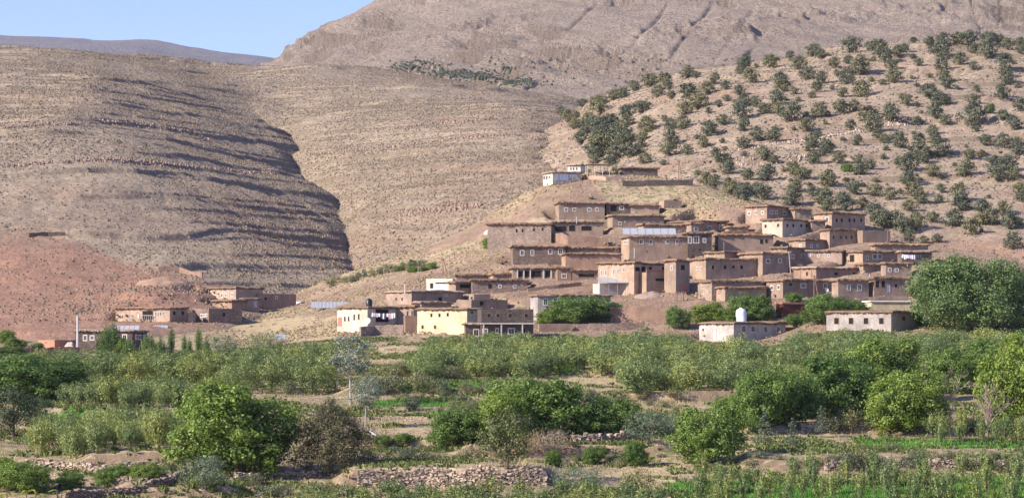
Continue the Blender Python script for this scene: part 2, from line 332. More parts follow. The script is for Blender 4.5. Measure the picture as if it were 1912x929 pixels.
def adobe(name, c, dark=0.64, light=1.25, stone=0.0, bd=0.06, rough=0.95):
    m, t, b = newmat(name, rough, 0.1)
    o = nd(t, 'ShaderNodeTexCoord').outputs['Object']
    inf = nd(t, 'ShaderNodeObjectInfo').outputs['Random']
    n1 = noise(t, o, 0.45, 5, 0.65, 0.3); n2 = noise(t, mapv(t, o, (1, 1, 3.0)), 2.6, 5, 0.7); n3 = noise(t, mapv(t, o, (2.2, 2.2, 0.35)), 1.0, 4, 0.6)
    a = ramp(t, n1, [(0.32, tuple(v*dark for v in c)), (0.52, c), (0.70, tuple(min(1, v*light) for v in c))])
    a = mix(t, 0.8, a, ramp(t, n2, [(0.33, (0.58, 0.56, 0.54)), (0.52, (1, 1, 1)), (0.72, (1.2, 1.2, 1.2))]), 'MULTIPLY')
    a = mix(t, 0.6, a, ramp(t, n3, [(0.33, (0.72, 0.70, 0.68)), (0.5, (1, 1, 1))]), 'MULTIPLY')
    a = mix(t, ramp(t, inf, [(0, (0.0,)*3), (1, (0.35,)*3)]), a, tuple(v*0.8 for v in c))
    inf2 = nd(t, 'ShaderNodeMath', operation='FRACT'); im = nd(t, 'ShaderNodeMath', operation='MULTIPLY'); im.inputs[1].default_value = 7.31; lk(t, inf, im.inputs[0]); lk(t, im.outputs[0], inf2.inputs[0])
    a = mix(t, 1.0, a, ramp(t, inf2.outputs[0], [(0, (0.80, 0.79, 0.80)), (0.5, (1, 1, 1)), (1, (1.2, 1.13, 1.04))]), 'MULTIPLY')
    h = n2
    if stone:
        v = nd(t, 'ShaderNodeTexVoronoi', feature='DISTANCE_TO_EDGE'); v.inputs['Scale'].default_value = 3.2; lk(t, mapv(t, o, (1, 1, 1.9)), v.inputs['Vector'])
        jn = ramp(t, v.outputs['Distance'], [(0.0, (0.45, 0.42, 0.40)), (0.09, (1, 1, 1))])
        v2 = nd(t, 'ShaderNodeTexVoronoi'); v2.inputs['Scale'].default_value = 3.2; lk(t, mapv(t, o, (1, 1, 1.9)), v2.inputs['Vector'])
        s2 = nd(t, 'ShaderNodeSeparateColor'); lk(t, v2.outputs['Color'], s2.inputs[0])
        a = mix(t, stone, a, ramp(t, s2.outputs[0], [(0, (0.62, 0.6, 0.6)), (1, (1.3, 1.28, 1.25))]), 'MULTIPLY')
        a = mix(t, stone, a, jn, 'MULTIPLY')
        mm = nd(t, 'ShaderNodeMath', operation='MULTIPLY'); lk(t, jn, mm.inputs[0]); mm.inputs[1].default_value = 1.5
        ad = nd(t, 'ShaderNodeMath', operation='ADD'); lk(t, mm.outputs[0], ad.inputs[0]); lk(t, n2, ad.inputs[1]); h = ad.outputs[0]
    lk(t, a, b.inputs['Base Color']); bump(t, b, h, 0.8, bd)
    return m
for k, c, st in (('mud', (0.345, 0.258, 0.195), 0), ('mud_red', (0.35, 0.235, 0.17), 0), ('mud_pale', (0.42, 0.315, 0.245), 0), ('stone', (0.335, 0.255, 0.205), 0.8),
                 ('stone_pale', (0.46, 0.36, 0.29), 0.7), ('cream', (0.64, 0.56, 0.37), 0), ('cream_pale', (0.62, 0.545, 0.42), 0), ('white', (0.62, 0.57, 0.50), 0), ('grey', (0.46, 0.41, 0.37), 0), ('block', (0.58, 0.52, 0.46), 0.25),
                 ('dark_stone', (0.19, 0.155, 0.135), 0.8), ('pink', (0.42, 0.22, 0.16), 0), ('red_paint', (0.17, 0.06, 0.05), 0), ('rock', (0.45, 0.36, 0.28), 0.0), ('dark_rock', (0.24, 0.19, 0.155), 0.0)):
    MAT[k] = adobe(k+'_wall', c, stone=st)
MAT['roof'] = adobe('roof_earth', (0.29, 0.20, 0.135), 0.7, 1.3, bd=0.12)
MAT['roof_grey'] = adobe('roof_grey_earth', (0.37, 0.29, 0.23), 0.75, 1.2, bd=0.12)
MAT['brush'] = adobe('roof_brush', (0.20, 0.115, 0.07), 0.5, 1.6, bd=0.15)
def rockmat(name, c):
    m, t, bb = newmat(name, 0.95, 0.1); g = nd(t, 'ShaderNodeNewGeometry'); n1 = noise(t, g.outputs['Position'], 3.0, 5, 0.7)
    a_ = ramp(t, g.outputs['Random Per Island'], [(0, tuple(v*0.6 for v in c)), (0.5, c), (1, tuple(min(1, v*1.35) for v in c))])
    a_ = mix(t, 0.8, a_, ramp(t, n1, [(0.3, (0.65, 0.65, 0.65)), (0.6, (1.1, 1.1, 1.1))]), 'MULTIPLY'); lk(t, a_, bb.inputs['Base Color']); bump(t, bb, n1, 0.8, 0.08); return m
MAT['rock'] = rockmat('pale_rock', (0.40, 0.315, 0.24)); MAT['rock_brown'] = rockmat('brown_rubble', (0.29, 0.205, 0.155)); MAT['dark_rock'] = rockmat('dark_rock_wall', (0.24, 0.185, 0.15))
def flat(name, c, rough=0.6, spec=0.3, metal=0.0, var=0.15, sc=3.0):
    m, t, b = newmat(name, rough, spec); b.inputs['Metallic'].default_value = metal
    o = nd(t, 'ShaderNodeTexCoord').outputs['Object']
    lk(t, ramp(t, noise(t, o, sc, 4, 0.6), [(0.3, tuple(v*(1-var) for v in c)), (0.7, tuple(min(1, v*(1+var)) for v in c))]), b.inputs['Base Color'])
    return m
MAT['frame'] = flat('white_frame', (0.57, 0.53, 0.48), 0.7, 0.2)
MAT['frame_mud'] = flat('mud_frame', (0.36, 0.28, 0.22), 0.9, 0.1)
MAT['glass'] = flat('window_glass', (0.045, 0.042, 0.045), 0.25, 0.5)
MAT['shutter'] = flat('shutter_wood', (0.13, 0.085, 0.06), 0.8, 0.2)
MAT['shade_panel'] = flat('opening_shade', (0.03, 0.024, 0.02), 0.95, 0.05)  # flat dark colour stands in for the shade inside openings and recesses
MAT['blueglass'] = flat('curtained_glass', (0.66, 0.70, 0.76), 0.7, 0.2, var=0.25, sc=1.2)
MAT['red_door'] = flat('red_door_paint', (0.42, 0.15, 0.12), 0.6, 0.3)
MAT['white_door'] = flat('white_door_paint', (0.66, 0.66, 0.70), 0.6, 0.3)
MAT['blue_door'] = flat('blue_door_paint', (0.35, 0.38, 0.55), 0.6, 0.3)
MAT['wood'] = flat('weathered_wood', (0.22, 0.15, 0.10), 0.9, 0.1, var=0.3)
MAT['bark'] = flat('bark', (0.16, 0.115, 0.085), 0.95, 0.1, var=0.35, sc=6)
MAT['bark_pale'] = flat('pale_bark', (0.42, 0.36, 0.30), 0.9, 0.1, var=0.2, sc=6)
MAT['dead'] = flat('dead_wood', (0.40, 0.30, 0.255), 0.95, 0.1, var=0.2, sc=6)
MAT['steel'] = flat('galvanised_steel', (0.55, 0.55, 0.56), 0.4, 0.5, 0.6)
MAT['dish'] = flat('dish_white', (0.72, 0.70, 0.69), 0.5, 0.4)
MAT['tank_white'] = flat('tank_white', (0.70, 0.71, 0.73), 0.5, 0.4, var=0.06)
MAT['tank_black'] = flat('tank_black', (0.02, 0.02, 0.025), 0.4, 0.4)
MAT['concrete'] = flat('concrete', (0.50, 0.45, 0.40), 0.9, 0.1)
MAT['white_slab'] = flat('white_slab', (0.78, 0.74, 0.66), 0.8, 0.2)
MAT['cable'] = flat('cable', (0.10, 0.09, 0.085), 0.7, 0.2)
CL = [flat('cloth_%s' % n, c, 0.9, 0.1) for n, c in (('white', (0.8, 0.8, 0.83)), ('lilac', (0.55, 0.48, 0.62)), ('red', (0.5, 0.12, 0.13)), ('dark', (0.06, 0.06, 0.09)), ('rose', (0.65, 0.42, 0.45)))]
def panel_mat():
    m, t, b = newmat('solar_cells', 0.35, 0.4)
    o = nd(t, 'ShaderNodeTexCoord').outputs['Object']
    br = nd(t, 'ShaderNodeTexBrick', offset=0.0); br.inputs['Scale'].default_value = 1.0
    br.inputs['Color1'].default_value = (0.30, 0.31, 0.33, 1); br.inputs['Color2'].default_value = (0.34, 0.35, 0.37, 1); br.inputs['Mortar'].default_value = (0.60, 0.62, 0.66, 1)  # pale cell colours stand in for the sky mirrored in the panels
    br.inputs['Mortar Size'].default_value = 0.012; br.inputs['Brick Width'].default_value = 0.33; br.inputs['Row Height'].default_value = 0.33
    lk(t, o, br.inputs['Vector']); lk(t, br.outputs['Color'], b.inputs['Base Color'])
    return m
MAT['cells'] = panel_mat()
def leaf_mat(name, c, var=0.45, trans=0.35, hue=None, rough=0.6):
    m = bpy.data.materials.new(name); m.use_nodes = True; t = m.node_tree; t.nodes.clear()
    out = nd(t, 'ShaderNodeOutputMaterial'); g = nd(t, 'ShaderNodeNewGeometry').outputs['Random Per Island']; oi = nd(t, 'ShaderNodeObjectInfo').outputs['Random']
    c2 = hue or (c[0]*1.45, c[1]*1.25, c[2]*1.1)
    col = ramp(t, g, [(0.0, tuple(v*(1-var) for v in c)), (0.5, c), (1.0, c2)])
    col = mix(t, 0.9, col, ramp(t, oi, [(0.0, (0.66, 0.74, 0.80)), (0.5, (1, 1, 1)), (1.0, (1.38, 1.22, 0.95))]), 'MULTIPLY')
    p = nd(t, 'ShaderNodeBsdfPrincipled'); p.inputs['Roughness'].default_value = rough; p.inputs['Specular IOR Level'].default_value = 0.25; lk(t, col, p.inputs['Base Color'])
    tr = nd(t, 'ShaderNodeBsdfTranslucent'); lk(t, mix(t, 1.0, col, (1.25, 1.35, 0.7), 'MULTIPLY'), tr.inputs['Color'])
    mx = nd(t, 'ShaderNodeMixShader'); mx.inputs[0].default_value = trans; lk(t, p.outputs[0], mx.inputs[1]); lk(t, tr.outputs[0], mx.inputs[2]); lk(t, mx.outputs[0], out.inputs[0])
    return m
MAT['l_walnut'] = leaf_mat('walnut_leaves', (0.125, 0.205, 0.042), hue=(0.27, 0.36, 0.10))
MAT['l_bigwalnut'] = leaf_mat('old_walnut_leaves', (0.145, 0.215, 0.065), hue=(0.31, 0.40, 0.16))
MAT['l_apple'] = leaf_mat('orchard_leaves', (0.145, 0.20, 0.06), hue=(0.38, 0.42, 0.19), trans=0.25)
MAT['l_juniper'] = leaf_mat('juniper_leaves', (0.108, 0.12, 0.07), hue=(0.225, 0.235, 0.145), trans=0.12)
MAT['l_scrub'] = leaf_mat('far_scrub', (0.05, 0.06, 0.035), trans=0.05)
MAT['l_weed'] = leaf_mat('weeds', (0.10, 0.14, 0.045), hue=(0.22, 0.25, 0.10), trans=0.25)
MAT['l_cypress'] = leaf_mat('cypress_leaves', (0.075, 0.078, 0.038), hue=(0.17, 0.15, 0.075), trans=0.12)
MAT['l_silver'] = leaf_mat('silver_leaves', (0.20, 0.235, 0.17), hue=(0.42, 0.46, 0.36), trans=0.2)
MAT['l_willow'] = leaf_mat('willow_leaves', (0.16, 0.20, 0.11), hue=(0.34, 0.38, 0.24), trans=0.2)
MAT['l_dark'] = leaf_mat('dark_small_leaves', (0.085, 0.11, 0.045), hue=(0.19, 0.22, 0.10), trans=0.2)
MAT['l_poplar'] = leaf_mat('poplar_leaves', (0.12, 0.19, 0.05), hue=(0.22, 0.29, 0.10), trans=0.3)
MAT['l_fir'] = leaf_mat('fir_needles', (0.08, 0.115, 0.085), hue=(0.17, 0.21, 0.16), trans=0.1)
MAT['l_shrub'] = leaf_mat('shrub_leaves', (0.15, 0.165, 0.085), hue=(0.30, 0.29, 0.17), trans=0.2)
MAT['l_dry'] = leaf_mat('dry_twigs', (0.30, 0.225, 0.15), hue=(0.46, 0.36, 0.24), trans=0.1)
MAT['l_tussock'] = leaf_mat('tussock', (0.20, 0.165, 0.10), hue=(0.31, 0.265, 0.15), trans=0.1)
MAT['l_cushion'] = leaf_mat('cushion', (0.16, 0.13, 0.095), hue=(0.235, 0.19, 0.13), trans=0.05)
MAT['l_grass'] = leaf_mat('grass_blades', (0.35, 0.29, 0.13), hue=(0.6, 0.5, 0.25), trans=0.25)
MAT['l_crop'] = leaf_mat('crop_blades', (0.085, 0.20, 0.035), hue=(0.15, 0.33, 0.06), trans=0.3)
MAT['l_yellow'] = leaf_mat('yellow_leaves', (0.42, 0.42, 0.05), hue=(0.75, 0.66, 0.14), trans=0.4)

# ------------------------------------------------------------------ terrain meshes
def poly_in(px, py, poly):
    r = np.zeros(px.shape, bool); n = len(poly)
    for i in range(n):
        x1, y1 = poly[i]; x2, y2 = poly[(i+1) % n]
        c = ((y1 > py) != (y2 > py)) & (px < (x2-x1)*(py-y1)/((y2-y1)+1e-9)+x1); r ^= c
    return r
def soft(u, y, poly, uj=0, yj=0, seed=0):
    return poly_in(u+uj, y+yj, poly).astype(float)
GREEN = [[(130, 762), (240, 763), (232, 775), (120, 774)], [(700, 746), (860, 744), (862, 758), (690, 760)], [(735, 714), (900, 714), (905, 725), (735, 725)], [(955, 680), (1085, 684), (1080, 697), (955, 694)],
         [(1235, 899), (1912, 888), (2300, 890), (2300, 1000), (1330, 1000)], [(1590, 818), (1830, 820), (1912, 824), (1912, 836), (1620, 838)], [(1740, 655), (1912, 650), (2200, 650), (2200, 668), (1740, 668)], [(60, 778), (150, 770), (160, 800), (90, 804)]]
DRY = [[(1125, 872), (1290, 868), (1260, 895), (1150, 898)], [(1195, 898), (1262, 893), (1330, 960), (1200, 960)], [(150, 718), (345, 717), (345, 730), (150, 729)], [(30, 728), (130, 722), (120, 800), (30, 800)], [(230, 770), (350, 768), (360, 800), (220, 800)],
       [(650, 652), (780, 640), (790, 672), (650, 676)], [(1060, 700), (1200, 698), (1200, 720), (1060, 720)], [(660, 866), (1010, 862), (1010, 876), (660, 878)], [(440, 600), (620, 590), (640, 640), (440, 632)], [(1180, 722), (1300, 728), (1300, 745), (1180, 745)], [(770, 770), (870, 780), (800, 850), (720, 800)]]
RED = [[(700, 585), (560, 562), (640, 540), (760, 505), (880, 470), (930, 455), (955, 470), (950, 530), (840, 540), (760, 545), (700, 565)], [(1500, 430), (1912, 445), (2200, 445), (2200, 510), (1650, 480)], [(180, 645), (0, 665), (-400, 665), (-400, 560), (300, 560), (330, 600)]]
RED2 = [[(-400, 455), (60, 440), (130, 442), (175, 470), (260, 505), (420, 530), (450, 560), (380, 600), (200, 650), (-400, 660)]]
def cov_of(k, u, y, x, d):
    j1 = vn(x/2.5, d/2.5, 401)*1.0; ju = j1*14; jy = vn(x/3.5, d/3.5, 402)*2.2
    c = np.zeros(u.shape+(4,)); c[..., 3] = 1
    if k == 1:
        for P in GREEN: c[..., 1] = np.maximum(c[..., 1], poly_in(u+ju*.5, y+jy*.6, P))
        for P in DRY: c[..., 2] = np.maximum(c[..., 2], poly_in(u+ju*1.6, y+jy*1.5, P)*0.8)
        for P in RED: c[..., 0] = np.maximum(c[..., 0], poly_in(u+ju*2, y+jy*3, P)*0.55)
        hillside = sst(404, 430, d)*(sst(330, 470, u))
        c[..., 2] = np.maximum(c[..., 2], hillside*sst(-0.1, 0.5, fbm(x/9, d/9, 3, 411))*(0.26-0.15*((u > 940) & (d < 515))))
        c[..., 0] = np.maximum(c[..., 0], hillside*sst(-0.3, 0.3, fbm(x/14, d/14, 3, 415)+0.35*((u > 940) & (d < 520)))*0.8)
        c[..., 1] *= (1-c[..., 0]*0.0)
    if k == 2:
        jj = fbm(x/30, d/30, 3, 421)*45
        for P in RED2:
            e = 0
            for s in (60, 40, 20, 0, -20, -40, -60): e = e+poly_in(u+jj+s, y+jj*0.5+s*.35+9*vn(x/4, d/4, 77+s), P)*0.72/7
            c[..., 0] = np.maximum(c[..., 0], e)
        c[..., 0] = np.maximum(c[..., 0], 0.18*sst(0.1, 0.55, fbm(x/60, d/60, 3, 431))*sst(1100, 600, d))
    if k == 3:
        c[..., 0] = 0.15*sst(0.15, 0.6, fbm(x/25, d/25, 3, 441))+0.4*sst(520, 480, d)
    return c
def uaxis(u0, u1, step, f0=-60, f1=1972, coarse=30):
    a = list(np.arange(u0, max(u0, f0), coarse))+list(np.arange(max(u0, f0), min(u1, f1), step))+list(np.arange(min(u1, f1), u1+1, coarse))
    return np.unique(np.array(a))
HILLD = {}
def terrain(name, fz, us, ds, mat, k=0):
    U, D = np.meshgrid(us, ds, indexing='ij'); X = (U-CX)/F*D
    if k == 1: X = X+np.sign(U-CX)*np.maximum(0, 40-D)*0.0
    Z = fz(X, D)
    n, m = U.shape; idx = np.arange(n*m).reshape(n, m)
    Fc = np.stack([idx[:-1, :-1], idx[1:, :-1], idx[1:, 1:], idx[:-1, 1:]], -1).reshape(-1, 4)
    V = np.stack([X, D, Z], -1)
    me = mesh_np(name, V.reshape(-1, 3), Fc, [mat], True)
    if k:
        y = H0-Z/D*F; cv = cov_of(k, U, y, X, D)
        at = me.color_attributes.new('cov', 'FLOAT_COLOR', 'POINT'); at.data.foreach_set('color', cv.reshape(-1).astype(np.float32))
    o = link(name, me); o['kind'] = 'structure'
    return o
ds1 = np.concatenate([np.arange(-60, 120, 6.0)[12:], np.arange(120, 190, 2.0), np.arange(190, 300, 0.45), np.arange(300, 420, 0.7), np.arange(420, 560, 0.8), np.arange(560, 626, 3)])
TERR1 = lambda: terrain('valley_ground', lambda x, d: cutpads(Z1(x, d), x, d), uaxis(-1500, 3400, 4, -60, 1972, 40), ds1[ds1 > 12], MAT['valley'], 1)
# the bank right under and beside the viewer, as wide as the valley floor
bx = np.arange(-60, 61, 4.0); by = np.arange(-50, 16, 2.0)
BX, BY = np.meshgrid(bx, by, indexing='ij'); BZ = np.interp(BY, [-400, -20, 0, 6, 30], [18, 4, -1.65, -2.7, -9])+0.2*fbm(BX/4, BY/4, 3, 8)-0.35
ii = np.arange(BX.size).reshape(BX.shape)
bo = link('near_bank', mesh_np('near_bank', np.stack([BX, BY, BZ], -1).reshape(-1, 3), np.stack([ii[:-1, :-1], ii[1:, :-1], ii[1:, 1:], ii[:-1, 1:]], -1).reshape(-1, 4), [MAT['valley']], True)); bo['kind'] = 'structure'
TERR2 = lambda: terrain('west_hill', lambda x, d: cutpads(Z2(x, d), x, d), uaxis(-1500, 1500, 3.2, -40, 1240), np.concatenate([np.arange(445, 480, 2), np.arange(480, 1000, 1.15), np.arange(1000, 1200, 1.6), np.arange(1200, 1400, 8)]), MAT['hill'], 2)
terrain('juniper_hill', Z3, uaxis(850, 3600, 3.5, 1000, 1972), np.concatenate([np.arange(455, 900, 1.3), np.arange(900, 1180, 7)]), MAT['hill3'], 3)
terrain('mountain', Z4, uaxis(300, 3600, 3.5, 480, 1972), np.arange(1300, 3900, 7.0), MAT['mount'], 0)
terrain('distant_hills', Z5, uaxis(-1500, 1500, 5, -60, 800), np.arange(4200, 8000, 25.0), MAT['far'], 0)
# floor under and beyond everything, out to the horizon
gx = [(-12000, -1500, -62), (12000, -1500, -62), (12000, 9500, -62), (-12000, 9500, -62)]
o = link('plain', mesh_np('plain', gx, [(0, 1, 2, 3)], [MAT['hill']])); o['kind'] = 'structure'

# lookup grid for placing things on the terrain
GU = np.arange(-160, 2080, 4.0); GD = np.arange(150, 1160, 1.0)
_U, _D = np.meshgrid(GU, GD, indexing='ij'); _X = (_U-CX)/F*_D
GZ1 = np.where(_D < 620, Z1(_X, _D), -999.0); GZ2 = np.where(_D > 447, Z2(_X, _D), -999.0); GZ3 = np.where(_D > 457, Z3(_X, _D), -999.0)
GZA = np.maximum(np.maximum(GZ1, GZ2), GZ3)
def regrid():
    global GZ1, GZ2, GZA
    GZ1 = cutpads(GZ1, _X, _D); GZ2 = cutpads(GZ2, _X, _D); GZA = np.maximum(np.maximum(GZ1, GZ2), GZ3)
def hit(u, y, which=None):
    G = {None: GZA, 1: GZ1, 2: GZ2, 3: GZ3}[which]
    i = min(max((u-GU[0])/4.0, 0), len(GU)-2); i0 = int(i); t = i-i0
    z = G[i0]*(1-t)+G[i0+1]*t; q = z-(H0-y)*GD/F; k = np.argmax(q >= 0)
    if q[k] < 0: k = int(np.argmax(q/GD)); d = float(GD[k])
    elif k == 0: d = float(GD[0])
    else: d = float(GD[k-1]+(0-q[k-1])/(q[k]-q[k-1]))
    return (u-CX)/F*d, d
def gz(x, d):
    i = np.clip((CX+np.asarray(x, float)/np.asarray(d, float)*F-GU[0])/4.0, 0, len(GU)-1.001); j = np.clip(np.asarray(d, float)-GD[0], 0, len(GD)-1.001)
    i0 = i.astype(int); j0 = j.astype(int); a = i-i0; b = j-j0; G = GZA
    return (G[i0, j0]*(1-a)+G[i0+1, j0]*a)*(1-b)+(G[i0, j0+1]*(1-a)+G[i0+1, j0+1]*a)*b
# ------------------------------------------------------------------ the village: mud houses
def project_s(P, e, u):
    U = (u-CX)/F; den = e[0]-U*e[1]
    if abs(den) < 1e-6: den = 1e-6
    return (U*P[1]-P[0])/den
def wobble_rim(pts, n_per_m, rng, out, zj):
    """walk round a closed outline, adding points and jitter"""
    R_ = []
    n = len(pts)
    for i in range(n):
        a = np.array(pts[i]); b = np.array(pts[(i+1) % n]); L = np.linalg.norm(b-a); k = max(1, int(L*n_per_m))
        nrm = np.array([(b-a)[1], -(b-a)[0]])/(L+1e-9)
        for j in range(k):
            q = a+(b-a)*j/k; R_.append((*(q+nrm*rng.uniform(-out*0.4, out)), rng.uniform(-zj, zj)))
    return R_
def roof_mesh(mb, x0, x1, y0, y1, z, th, rng, over, out=0.12, zj=0.05, dome=0.15, dens=1.6):
    rim = wobble_rim([(x0-over, y0-over), (x1+over, y0-over), (x1+over, y1+over), (x0-over, y1+over)], dens, rng, out, zj)
    n = len(rim); cx = (x0+x1)/2; cy = (y0+y1)/2
    sag = [0.10*math.sin(q[0]*0.55+z*3)+0.06*math.sin(q[1]*1.1+q[0]*.9+z*2) for q in rim]
    bot = [(q[0], q[1], z+q[2]*0.6+s*.5) for q, s in zip(rim, sag)]; top = [(q[0]+(cx-q[0])*0.008, q[1]+(cy-q[1])*0.008, z+th+q[2]+s) for q, s in zip(rim, sag)]
    inn = [(q[0]+(cx-q[0])*0.10, q[1]+(cy-q[1])*0.10, z+th+q[2]*0.5+dome*0.7+s) for q, s in zip(rim, sag)]
    V = bot+top+inn+[(cx, cy, z+th+dome)]
    Fc = [(i, (i+1) % n, n+(i+1) % n, n+i) for i in range(n)]+[(n+i, n+(i+1) % n, 2*n+(i+1) % n, 2*n+i) for i in range(n)]+[(2*n+i, 2*n+(i+1) % n, 3*n) for i in range(n)]
    mb.add(V, Fc); mb.F.append(tuple(range(len(mb.V)-len(V), len(mb.V)-len(V)+n))[::-1])
def window_parts(root, face, s0, s1, z0, z1, style, rng):
    """face 'F': plane y=0 facing -y ; face 'L': plane x=0 facing -x"""
    if style == 'white' and s1-s0 < 2: e_ = rng.uniform(-0.08, 0.05); s0 += e_; s1 -= e_; z0 += rng.uniform(-.06, .08); z1 += rng.uniform(-.06, .06)
    w_ = s1-s0; h_ = z1-z0; dark = style in ('shade_panel', 'mud_shade_panel'); dr = style in ('reddoor', 'whitedoor', 'bluedoor', 'darkdoor')
    fw = 0.04 if dark else (0.07 if dr else max(0.09, min(0.17, w_*0.2))); pr = 0.05
    def bx(mb, a, b, c, d, p0, p1):
        if face == 'F': mb.box(a, b, -p1, -p0, c, d)
        else: mb.box(-p1, -p0, a, b, c, d)
    mb = MB()
    bx(mb, s0, s0+fw, z0, z1, -0.08, pr); bx(mb, s1-fw, s1, z0, z1, -0.08, pr); bx(mb, s0+fw, s1-fw, z1-fw, z1, -0.08, pr-0.003); 
    if not dr: bx(mb, s0+fw, s1-fw, z0, z0+fw, -0.08, pr-0.003)
    name = 'door' if dr else 'window'
    fm = MAT['frame'] if not dark and not dr else (MAT['frame_mud'] if dark else MAT['frame_mud'])
    if style == 'pale': fm = MAT['frame']
    wn = mb.obj(name, fm, root)
    p = MB(); bx(p, s0+fw, s1-fw, z0+(0 if dr else fw), z1-fw, -0.06, 0.012)
    pm = {'reddoor': 'red_door', 'whitedoor': 'white_door', 'bluedoor': 'blue_door', 'shade_panel': 'shade_panel', 'mud_shade_panel': 'shade_panel', 'darkdoor': 'shade_panel', 'blue': 'blueglass'}.get(style, rng.choice(['glass', 'glass', 'shade_panel', 'shutter', 'glass']))
    p.obj('door_leaf' if dr else ('opening' if dark else 'pane'), MAT[pm], wn)  # an opening is a solid panel, its inner shade only dark colour
    if not dark and not dr and w_ > 0.5:
        g = MB(); m_ = (s0+s1)/2; bx(g, m_-0.025, m_+0.025, z0+fw, z1-fw, 0.013, 0.035)
        if w_ > 1.3:
            for q in (0.25, 0.75): bx(g, s0+w_*q-0.03, s0+w_*q+0.03, z0+fw, z1-fw, 0.013, 0.035)
        g.obj('glazing_bar', fm, wn)
HOUSES = {}
def house(name, label, ul, uc, ur, yt, yb, mat='mud', roof='roof', wf=(), wl=(), a=None, th=None, over=0.32, d=None, key=None, group=None, minw=3.0, cat='house', Dm=None, which=1, hollow=None):
    rng = random.Random(int(ul*7+yt*13))
    d_in = d
    if d is None: P = hit(uc, yb, which)
    else: P = ((uc-CX)/F*d, d)
    wl_, wr_ = max(uc-ul, 1.0), max(ur-uc, 1.0)
    if a is None:
        rt = 1.5 if wr_ > wl_ else 0.8
        a = min(max(math.degrees(math.atan(wl_/wr_*rt)), 5), 62)
    ar = R(a); e1 = (math.cos(ar), math.sin(ar)); e2 = (-math.sin(ar), math.cos(ar))
    W = max(project_s(P, e1, ur), 1.5); D = project_s(P, e2, ul)
    if D < minw or D > 40: D = minw if D < minw else 12
    if Dm: D = Dm
    zt = (H0-yt)*P[1]/F
    cs = [(P[0]+e1[0]*i*W+e2[0]*j*D, P[1]+e1[1]*i*W+e2[1]*j*D) for i in (0, 1) for j in (0, 1)]
    zc = min(float(gz(x, y)) for x, y in cs); zb = min((H0-yb)*P[1]/F, zc)-0.6
    zb = max(zb, zt-9.0)
    H = zt-zb
    PADS.append((P[0], P[1], e1[0], e1[1], W, D, (H0-yb)*P[1]/F-0.05 if d_in is None else float(gz(P[0], P[1]))))
    root = empty(name, (P[0], P[1], zb), ar); prop(root, label, cat, group)
    th = 0.30 if th is None else th
    ht = H-(th if roof else 0)
    # wall body: subdivided so that the edges wander a little, like hand-built mud
    nx = max(2, int(W/1.6)); ny = max(2, int(D/1.6)); mb = MB(); V = []; Fc = []; rows = [0, 0.5, 1.0]
    ring = [(i*W/nx, 0) for i in range(nx)]+[(W, j*D/ny) for j in range(ny)]+[(W-i*W/nx, D) for i in range(nx)]+[(0, D-j*D/ny) for j in range(ny)]
    n = len(ring)
    for r_ in rows:
        for (x, y) in ring:
            jt = 0.0 if r_ else 0
            batter = 0.0
            zz = ht*r_+((rng.uniform(-0.06, 0.06) if r_ == 1 and not roof else 0))
            V.append((x+batter*(x/W*2-1), y+batter*(y/D*2-1), zz))
    for k in range(len(rows)-1):
        for i in range(n): Fc.append((k*n+i, k*n+(i+1) % n, (k+1)*n+(i+1) % n, (k+1)*n+i))
    Fc.append(tuple(range(2*n, 3*n)))
    mb.add(V, Fc); mb.obj('wall', MAT[mat], root)
    if roof:
        rb = MB(); roof_mesh(rb, 0, W, 0, D, ht+0.10, th-0.10, rng, over, 0.20, 0.085, 0.16)
        ro = rb.obj('roof', MAT[roof], root)
        fb = MB(); roof_mesh(fb, 0, W, 0, D, ht-0.05, 0.17, rng, over-0.05, 0.36, 0.05, 0.0, 4.2)
        fb.obj('brush_layer', MAT['brush'], ro)
    for lst, face, e in ((wf, 'F', e1), (wl, 'L', e2)):
        for q in lst:
            u, y, w_, h_ = q[:4]; st = q[4] if len(q) > 4 else 'white'
            s0 = project_s(P, e, u-w_/2); s1 = project_s(P, e, u+w_/2)
            if face == 'L': s0, s1 = s1, s0
            sm = (s0+s1)/2; ww = min(abs(s1-s0), 4.0); ww = max(ww, 0.3)
            if face == 'L' and ww > 1.5*h_*P[1]/F and st == 'white': ww = 0.8*h_*P[1]/F
            L = W if face == 'F' else D
            sm = min(max(sm, ww/2+0.1), L-ww/2-0.1)
            dep = P[1]+sm*e[1]; zc_ = (H0-y)*dep/F-zb; hh = h_*dep/F
            if zc_+hh/2 > ht-0.1: zc_ = ht-0.1-hh/2
            window_parts(root, face, sm-ww/2, sm+ww/2, zc_-hh/2, zc_+hh/2, st, rng)
    HOUSES[key or label] = dict(root=root, P=P, e1=e1, e2=e2, W=W, D=D, zb=zb, H=H, a=ar)
    return root
def fw(us, y, w_, h_, st='white'): return [(u, y, w_, h_, st) for u in us]
# --- crest of the hill
house('glazed_pavilion', 'low pavilion with large pale curtained windows on the hill crest', 1014, 1032, 1086, 320, 345, 'cream_pale', 'roof_grey', [(1039, 327.5, 8.5, 14, 'blue'), (1053, 327.5, 17.5, 14, 'blue'), (1071, 327, 15, 14, 'blue')], [(1016.5, 332, 4, 9, 'white'), (1021, 331.5, 4, 9, 'white'), (1026, 331, 4, 9, 'white')], cat='pavilion', key='pav')
house('plaster_house', 'small white house with grey roof behind the glazed pavilion', 1060, 1084, 1094, 306, 324, 'white', 'roof_grey', [], fw((1066, 1071, 1077), 315, 2.5, 5, 'mud_shade_panel'), d=562, a=60)
house('stone_outbuilding', 'long low dark outbuilding on the crest right of the pergola', 1156, 1160, 1228, 312, 326, 'dark_stone', 'roof', [], [], a=6, Dm=5)
